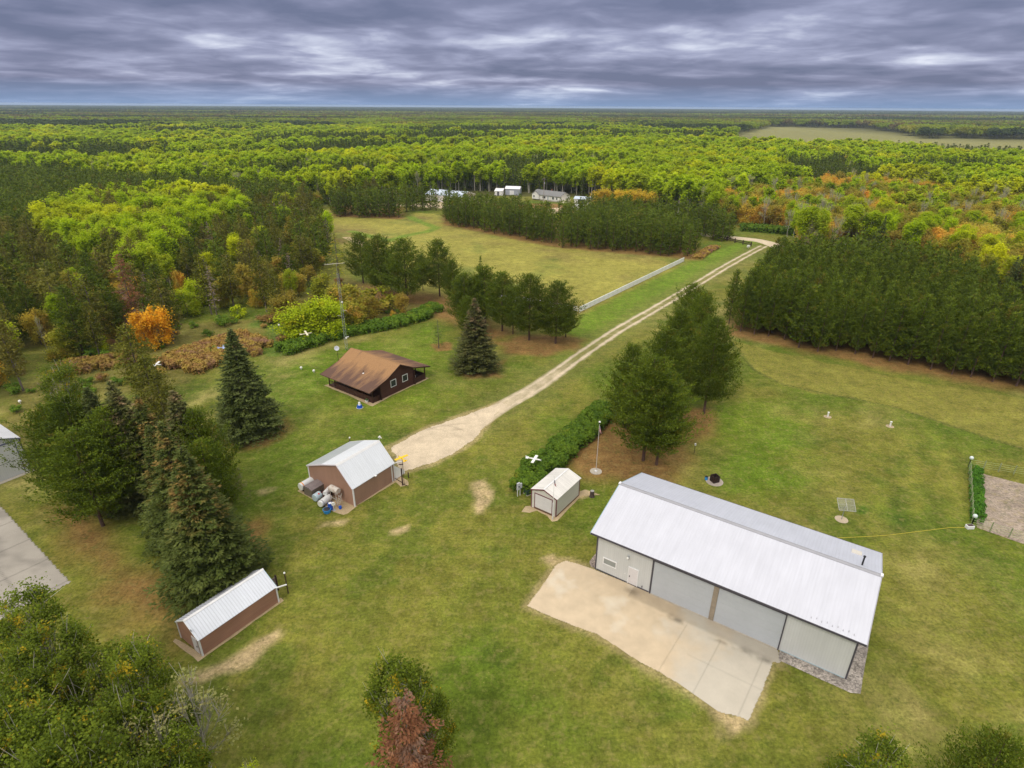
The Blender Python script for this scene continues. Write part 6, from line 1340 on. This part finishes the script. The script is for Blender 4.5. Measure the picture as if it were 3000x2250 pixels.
def sector(r0, r1, sp, seed):
    gg = np.random.default_rng(seed); X, Y = np.meshgrid(np.arange(-r1, r1, sp), np.arange(0, r1, sp)); p = np.stack([X.ravel(), Y.ravel()], 1) + gg.uniform(-.42, .42, (X.size, 2)) * sp
    r = np.hypot(p[:, 0], p[:, 1]); a = np.degrees(np.arctan2(p[:, 0], p[:, 1])); k = (r >= r0) & (r < r1) & (np.abs(a) < 48) & ~inside(CLEAR, p[:, 0], p[:, 1]) & ~inside(PASTURE, p[:, 0], p[:, 1]) & ~inside(PLANT_BACK, p[:, 0], p[:, 1])
    return p[k]
near = sector(60, 560, 5.0, 3)
x, y = near[:, 0], near[:, 1]; n = vnoise(x, y, 70, 101, 3); n2 = vnoise(x, y, 16, 102, 2); rnd = g.random(len(x))
inA = inside(ASPEN_P, x, y); inD = inside(DARK_P, x, y) & ~inA; inU = inside(AUT_P, x, y) & ~inA; wl = (x < -20) & (y < 315) & ~inA & ~inD & (y < 330)
rest = ~(inA | inD | inU | wl)
u = inA & (rnd > .78); put('jack', near[u], 14.5, 'olive pine standing among the aspens of the left wood', 'olive pines among the left aspens', hv=.1)
put('aspen', near[inA & (rnd <= .78)], 13.5, 'bright yellow-green aspen in the stand inside the left wood', 'aspens inside the left wood', wid=(.9, 1.2), hv=.17)
put('pine', near[inD & (rnd > .04)], 12.5, 'dark pine in the broad band of pines behind the left wood', 'pine band behind the left wood', wid=(1.0, 1.25), hv=.08)
kk = near[inD]; gg = fill(DARK_P, 5.2, 1.3, 44); gg = gg[~inside(ASPEN_P, gg[:, 0], gg[:, 1]) & ~inside(CLEAR, gg[:, 0], gg[:, 1])]
put('pine', gg, 12.0, 'dark pine in the broad band of pines behind the left wood', 'pine band behind the left wood', wid=(1.0, 1.2), hv=.08)
u = wl & (rnd < .34); put('jack', near[u], 13.0, 'olive scraggy pine in the left wood', 'olive pines of the left wood', wid=(.9, 1.35), hv=.18)
u = wl & (rnd >= .36) & (rnd < .50); put('pine', near[u], 13.0, 'dark bushy pine in the left wood', 'dark pines of the left wood', wid=(1.0, 1.3), hv=.15)
u = wl & (rnd >= .50) & (rnd < .57); put('deadpine', near[u], 12.0, 'grey dead pine in the left wood', 'dead pines of the left wood', hv=.15)
u = wl & (rnd >= .57) & (rnd < .76); put('mixed', near[u], 7.5, 'dull green and brown scrub tree in the left wood', 'scrub trees of the left wood', hv=.3)
u = wl & (rnd >= .76) & (rnd < .81); put('orange', near[u], 5.5, 'small orange-leaved tree under the left wood', 'orange trees of the left wood', hv=.2)
u = wl & (rnd >= .85) & (rnd < .93); put('aspen', near[u], 10.5, 'small yellow-green aspen scattered through the left wood', 'aspens scattered through the left wood', hv=.2)
u = wl & (rnd >= .81) & (rnd < .85); put('yellow', near[u], 5.5, 'small yellow-leaved tree under the left wood', 'yellow trees of the left wood', hv=.2)
u = inU & (n2 > .60); put('orange', near[u], 9, 'orange-brown autumn tree behind the plantation at the right', 'orange autumn trees at the right', wid=(.9, 1.2), hv=.2)
u = inU & (n2 <= .60) & (rnd < .60); put('mixed', near[u], 10, 'olive-brown autumn tree behind the plantation at the right', 'olive autumn trees at the right', hv=.2)
u = inU & (n2 <= .60) & (rnd >= .60) & (rnd < .93); put('aspen', near[u], 12, 'green aspen among the autumn trees at the right', 'green aspens among the autumn trees', hv=.15)
u = inU & (n2 <= .60) & (rnd >= .93); put('bare', near[u], 13, 'pale nearly bare birch among the autumn trees', 'pale birches at the right')
CON = rest & ((n > .63) | (rnd > .985) | (rnd < .03))
put('spruce', near[CON], 14, 'dark pointed conifer among the aspens of the far wood', 'conifers of the far wood', hv=.15)
u = rest & ~CON & (rnd < .86); put('aspen', near[u], 15, 'yellow-green aspen of the wood beyond the farmstead', 'aspens beyond the farmstead', wid=(.95, 1.3), hv=.17)
u = rest & ~CON & (rnd >= .86) & (rnd < .945); put('bare', near[u], 14, 'pale thin-leaved birch in the wood beyond the farmstead', 'pale birches beyond the farmstead')
u = rest & ~CON & (rnd >= .945) & (rnd < .965); put('orange', near[u], 9.5, 'orange tree in the wood beyond the farmstead', 'orange trees beyond the farmstead'); u = rest & ~CON & (rnd >= .965); put('yellow', near[u], 10, 'yellow tree in the wood beyond the farmstead', 'yellow trees beyond the farmstead', wid=(.8, 1))
# pale birches at the road end, golden shrubs before the houses
for (px, py, t) in ((1722, 512, 430), (1745, 510, 438), (1768, 508, 425), (1700, 512, 450)): tree_px('bare', (px, py), t, 'pale slender birch at the end of the road', group='birches at the road end', wid=1.3)
for (px, py, t) in ((1300, 455, 408), (1335, 455, 410), (1370, 456, 408), (1395, 458, 412)): tree_px('orange', (px, py), t, 'golden orange tree right of the far white house', group='golden trees right of the house', wid=1.5, leaf=GOLD_L)
for (px, py, t, lb) in ((1206, 476, 455, 'golden yellow tree in the gap between the windbreaks'), (1088, 440, 425, 'golden yellow tree left of the far white house')): tree_px('yellow', (px, py), t, lb, wid=1.0)

# ---- plant them: the largest in view one by one, the rest of each kind as one wood
LIM = dict(pine=265, jack=290, aspen=255, mixed=290, orange=280, bare=280, deadpine=290, spruce=280, yellow=280)
def gn_scatter(name, rows, trees, label):
    """one object: points carrying the trees of a wood that reads as one mass"""
    src = bpy.data.collections.new(name + '_source')
    for i, t in enumerate(trees):
        o = bpy.data.objects.new('%s_%02d' % (name, i), t.jm); src.objects.link(o)
    me = bpy.data.meshes.new(name); n = len(rows); A = np.array([(r[0], r[1], 0) for r in rows], np.float32); me.vertices.add(n); me.vertices.foreach_set('co', A.ravel())
    g = np.random.default_rng(n); idx = g.integers(0, len(trees), n).astype(np.int32); hs = np.array([t.h for t in trees])[idx]
    s = np.array([r[2] for r in rows]) / hs; w = s * np.array([r[3] for r in rows]); sc = np.stack([w, w, s], 1).astype(np.float32); rz = np.zeros((n, 3), np.float32); rz[:, 2] = g.uniform(0, 6.28, n)
    a = me.attributes.new('tsc', 'FLOAT_VECTOR', 'POINT'); a.data.foreach_set('vector', sc.ravel()); a = me.attributes.new('trot', 'FLOAT_VECTOR', 'POINT'); a.data.foreach_set('vector', rz.ravel()); a = me.attributes.new('tid', 'INT', 'POINT'); a.data.foreach_set('value', idx)
    o = bpy.data.objects.new(name, me); link(o); tag(o, label, None, None, 'stuff')
    ng = bpy.data.node_groups.new(name, 'GeometryNodeTree'); ng.interface.new_socket('Geometry', in_out='INPUT', socket_type='NodeSocketGeometry'); ng.interface.new_socket('Geometry', in_out='OUTPUT', socket_type='NodeSocketGeometry')
    N = ng.nodes; L = ng.links; gi = N.new('NodeGroupInput'); go = N.new('NodeGroupOutput'); m2p = N.new('GeometryNodeMeshToPoints'); iop = N.new('GeometryNodeInstanceOnPoints'); ci = N.new('GeometryNodeCollectionInfo')
    ci.inputs['Collection'].default_value = src; ci.inputs['Separate Children'].default_value = True; ci.inputs['Reset Children'].default_value = True
    def att(nm, dt):
        q = N.new('GeometryNodeInputNamedAttribute'); q.data_type = dt; q.inputs['Name'].default_value = nm; return [s for s in q.outputs if s.enabled and s.name == 'Attribute'][0]
    L.new(gi.outputs[0], m2p.inputs[0]); L.new(m2p.outputs[0], iop.inputs['Points']); L.new(ci.outputs[0], iop.inputs['Instance']); iop.inputs['Pick Instance'].default_value = True
    L.new(att('tid', 'INT'), iop.inputs['Instance Index']); e2r = N.new('FunctionNodeEulerToRotation'); L.new(att('trot', 'FLOAT_VECTOR'), e2r.inputs[0]); L.new(e2r.outputs[0], iop.inputs['Rotation']); L.new(att('tsc', 'FLOAT_VECTOR'), iop.inputs['Scale'])
    L.new(iop.outputs[0], go.inputs[0]); md = o.modifiers.new('trees', 'NODES'); md.node_group = ng
    return o
REST = {}
for kind, rows in LIST.items():
    rows.sort(key=lambda r: math.hypot(r[0], r[1]) + (1000 if abs(r[0]) > .93 * r[1] + 8 else 0))
    for (x, y, h, w, lb, gp_, lf) in rows[:LIM.get(kind, 250)]: plant(kind, x, y, h, lb, group=gp_, wid=w, leaf=lf)
    REST[kind] = rows[LIM.get(kind, 250):]
# farther woods, out to the horizon
far = sector(560, 1250, 8.5, 4); x, y = far[:, 0], far[:, 1]; n = vnoise(x, y, 110, 111, 3); rnd = g.random(len(x)); r_ = np.hypot(x, y)
con = (n > .575) | (rnd < .07); 
def rows_(p, h, w, hv=.15, seed=1): q = np.random.default_rng(seed); return [(a, b, h * q.uniform(1 - hv, 1 + hv), w * q.uniform(.85, 1.15), '', '', None) for a, b in p]
REST.setdefault('spruce', []).extend(rows_(far[con], 15, 1.5)); REST.setdefault('aspen', []).extend(rows_(far[~con & (rnd < .95)], 14.5, 1.6, .24)); REST.setdefault('orange', []).extend(rows_(far[~con & (rnd >= .95)], 10, 1.4))
def canopy(key, leaf, seed, size, n, k, ls):
    """a piece of closed canopy seen from far off: many crowns of different height"""
    q = np.random.default_rng(seed); c = np.stack([q.uniform(-size / 2, size / 2, n), q.uniform(-size / 2, size / 2, n), q.uniform(8, 15, n)], 1); idx = q.integers(0, n, k); d = unit(q.normal(0, 1, (k, 3))); d[:, 2] = np.abs(d[:, 2]) * 1.0
    P = c[idx] + d * np.array([4.5, 4.5, 4.0]); P[:, 2] -= np.abs(q.normal(0, 1.2, k)); nrm = unit(d + q.normal(0, .4, (k, 3)) + [0, 0, .3]); a = unit(np.cross(nrm, q.normal(0, 1, (k, 3)))); b = np.cross(nrm, a)
    return Tree(key, BARK_GREY, leaf, MB().box(-.3, .3, -.3, .3, 0, 8), diamonds(P, a, b, ls, ls * .9), 15)
FARGREEN_L = leaf_mat('far_wood_leaves', (0.21, 0.29, 0.012), (0.34, 0.42, 0.016), (0.42, 0.32, 0.04), .6, .74, .05, .12, .4, region=[((0.10, 0.12, 0.02), .004, .45, .6, .7), ((0.34, 0.22, 0.05), .006, .55, .7, .6)])
FARDARK_L = leaf_mat('far_wood_conifers', (0.050, 0.075, 0.020), (0.095, 0.12, 0.03), None, var=.15); FARRUST_L = leaf_mat('far_wood_turning', (0.13, 0.11, 0.035), (0.23, 0.16, 0.05), (0.10, 0.13, 0.03), .5, .7, .05, .3)
CAN = [canopy('c', l, s, 34, 26, 900, 3.0) for l, s in ((FARGREEN_L, 1), (FARGREEN_L, 2), (FARDARK_L, 3), (FARRUST_L, 4))]
CAN2 = [canopy('c2', l, s, 95, 110, 1100, 8.5) for l, s in ((FARDARK_L, 6), (FARRUST_L, 7), (FARGREEN_L, 5))]
def rows2(r0, r1, sp, seed): p = sector(r0, r1, sp, seed); return p
m = rows2(1250, 2900, 31, 5); x, y = m[:, 0], m[:, 1]; n = vnoise(x * .5, y * 1.6, 260, 121, 3); rr = g.random(len(x)); c1 = (n > .53) ; c2 = ~c1 & (rr < .45 * np.clip((np.hypot(x, y) - 1300) / 900, 0, 1))
def pack(lst):
    out = []
    for p, ts in lst: out.append((p, ts))
    return out
RW = lambda p, hh, seed: [(a, b, hh, 1.0, '', '', None) for a, b in p]
gn_scatter('distant_green_wood', RW(m[~c1 & ~c2], 15, 1), CAN[:2], 'green broadleaf woods reaching towards the horizon'); gn_scatter('distant_dark_wood', RW(m[c1], 15, 1), CAN[2:3], 'dark conifer woods reaching towards the horizon'); gn_scatter('distant_brown_wood', RW(m[c2], 15, 1), CAN[3:4], 'turning brown woods reaching towards the horizon')
m = rows2(2900, 11500, 88, 6); x, y = m[:, 0], m[:, 1]; n = vnoise(x * .35, y * 1.5, 900, 131, 3); c1 = n > .42
gn_scatter('horizon_dark_wood', RW(m[c1], 16, 1), CAN2[:1], 'dark woods along the horizon'); gn_scatter('horizon_brown_wood', RW(m[~c1], 15, 1), CAN2[1:], 'brown and green woods along the horizon')
NAMES = dict(pine='pine_wood', jack='jack_pine_wood', aspen='aspen_wood', spruce='conifer_wood', mixed='scrub_wood', orange='autumn_wood', bare='birch_wood', deadpine='dead_wood', yellow='yellow_wood')
for kind, rows in REST.items():
    if not rows: continue
    lod = 2 if (kind, 2) in V_ else 1; gn_scatter(NAMES[kind], rows, V_[(kind, lod)], 'the farther ' + NAMES[kind].replace('_', ' ') + ' that reads as one mass')
# low scrub under and before the left wood
sc_ = fill(YARD_BRUSH, 3.2, 1.2, 12); pick = np.random.default_rng(3).random(len(sc_)); free = ~inside(Dp([(380, 700), (640, 690), (640, 770), (560, 800), (440, 740)]), sc_[:, 0], sc_[:, 1])
gn_scatter('undergrowth', [(a, b, TR.uniform(.7, 2.0), 1.2, '', '', None) for (a, b), q in zip(sc_, pick) if q < .38], [V_[('brownshrub', 1)][0], V_[('shrub', 1)][0], V_[('shrub', 1)][1]], 'low brush under the edge of the left wood')

# ---- hedges: leaves packed along a line
def hedge(name, label, cat, line, width, height, leaf, nleaf, ls, seed, taper=True, kind=None, core=True):
    q = np.random.default_rng(seed); P = np.array(line); seg = np.hypot(*np.diff(P, axis=0).T); s = np.concatenate([[0], np.cumsum(seg)]); nb = int(s[-1] * width / (height * height * .16)) + 6
    t = q.uniform(0, s[-1], nb); cx = np.interp(t, s, P[:, 0]); cyy = np.interp(t, s, P[:, 1]); dx = np.interp(t + .1, s, P[:, 0]) - np.interp(t - .1, s, P[:, 0]); dy = np.interp(t + .1, s, P[:, 1]) - np.interp(t - .1, s, P[:, 1]); l = np.hypot(dx, dy) + 1e-6
    off = q.uniform(-.5, .5, nb) * width * .72; cx += -dy / l * off; cyy += dx / l * off; br = q.uniform(.5, .95, nb) * height * .40; cz = height * (1 - (2 * off / width) ** 2 * .4) - br * q.uniform(.9, 1.25, nb)
    idx = q.integers(0, nb, nleaf); d = unit(q.normal(0, 1, (nleaf, 3))); d[:, 2] = np.where(q.random(nleaf) < .7, np.abs(d[:, 2]), d[:, 2]); rr = br[idx] * q.uniform(.75, 1.1, nleaf)
    C = np.stack([cx, cyy, cz], 1)[idx] + d * rr[:, None]; C[:, 2] = np.maximum(C[:, 2] - (q.random(nleaf) < .35) * q.uniform(0, 1, nleaf) * np.maximum(C[:, 2] - .1, 0), .06)
    c0 = np.array([P[:, 0].mean(), P[:, 1].mean(), 0]); nrm = unit(d + q.normal(0, .45, (nleaf, 3)) + [0, 0, .3]); a = unit(np.cross(nrm, q.normal(0, 1, (nleaf, 3)))); b = np.cross(nrm, a); sz = ls * q.uniform(.6, 1.4, nleaf)
    me = mesh_np(name, diamonds(C - c0, a, b, sz, sz * .8), quads(nleaf)); me.materials.append(leaf); o = bpy.data.objects.new(name, me); link(o); o.location = c0; tag(o, label, cat, None, kind); return o
H1 = Dp([(607, 765), (650, 752), (720, 728), (780, 715), (850, 705), (900, 690), (945, 668)]); H1 = [(a, b) for a, b in H1]
hedge('hedge', 'long curved green hedge behind the log cabin and lattice tower', 'hedge', H1, 6.6, 2.1, SHRUB_L, 40000, .30, 1)
H2 = Dp([(1133, 1066), (1160, 1022), (1200, 990), (1240, 955), (1285, 915), (1310, 890)])
hedge('hedge', 'straight green hedge running from the small white shed to the driveway pines', 'hedge', H2, 5.6, 2.3, SHRUB_L, 56000, .26, 2)
hedge('hedge', 'short green hedge inside the wire garden fence', 'hedge', [(56.6, 58.6), (60.5, 64.4), (64.6, 70.4)], 1.7, 1.0, leaf_mat('garden_leaves', (0.045, 0.13, 0.012), (0.10, 0.23, 0.02), None), 9000, .2, 3)
hedge('brown_shrub_bed', 'bed of brown and yellow-green shrubs left of the cabin lawn', 'shrub bed', Dp([(375, 800), (430, 775), (500, 752), (555, 735)]), 17.0, 1.8, BROWNSHRUB_L, 46000, .36, 4, kind='stuff')
hedge('shrub_mound', 'round yellow and brown shrubs right of the lone spruce', 'shrub', Dp([(545, 765), (562, 762)]), 4.0, 1.4, BROWNSHRUB_L, 5000, .3, 5)
hedge('brown_shrub_bed', 'pinkish brown shrub strip left of the orange trees', 'shrub bed', Dp([(130, 800), (220, 790), (300, 775)]), 9.0, 1.6, BROWNSHRUB_L, 16000, .38, 6, kind='stuff')
hedge('brush_strip', 'dark brush strip along the far side of the road end', 'brush', Dp([(1600, 497), (1650, 500), (1700, 505), (1750, 512)]), 8.0, 3.0, SHRUB_L, 9000, .6, 7, kind='stuff')
hedge('brush_strip', 'low yellowish brush at the end of the windbreak pines', 'brush', Dp([(1505, 560), (1520, 548), (1545, 535)]), 5.0, 1.2, BROWNSHRUB_L, 4000, .4, 8, kind='stuff')

# ------------------------------------------------------------------ the air
def build_haze():
    m = bpy.data.materials.new('haze'); m.use_nodes = True; nt = m.node_tree; nt.nodes.clear(); out = nt.nodes.new('ShaderNodeOutputMaterial'); v = nt.nodes.new('ShaderNodeVolumePrincipled')
    v.inputs['Color'].default_value = (0.62, 0.78, 1.0, 1); v.inputs['Density'].default_value = 8.5e-5; v.inputs['Anisotropy'].default_value = 0.2; nt.links.new(v.outputs[0], out.inputs['Volume'])
    o = MB().box(-42000, 42000, -1500, 42000, -1.0, 47.0).build('haze', m); tag(o, 'thin bluish air over the whole landscape', None, None, 'stuff')
build_haze()
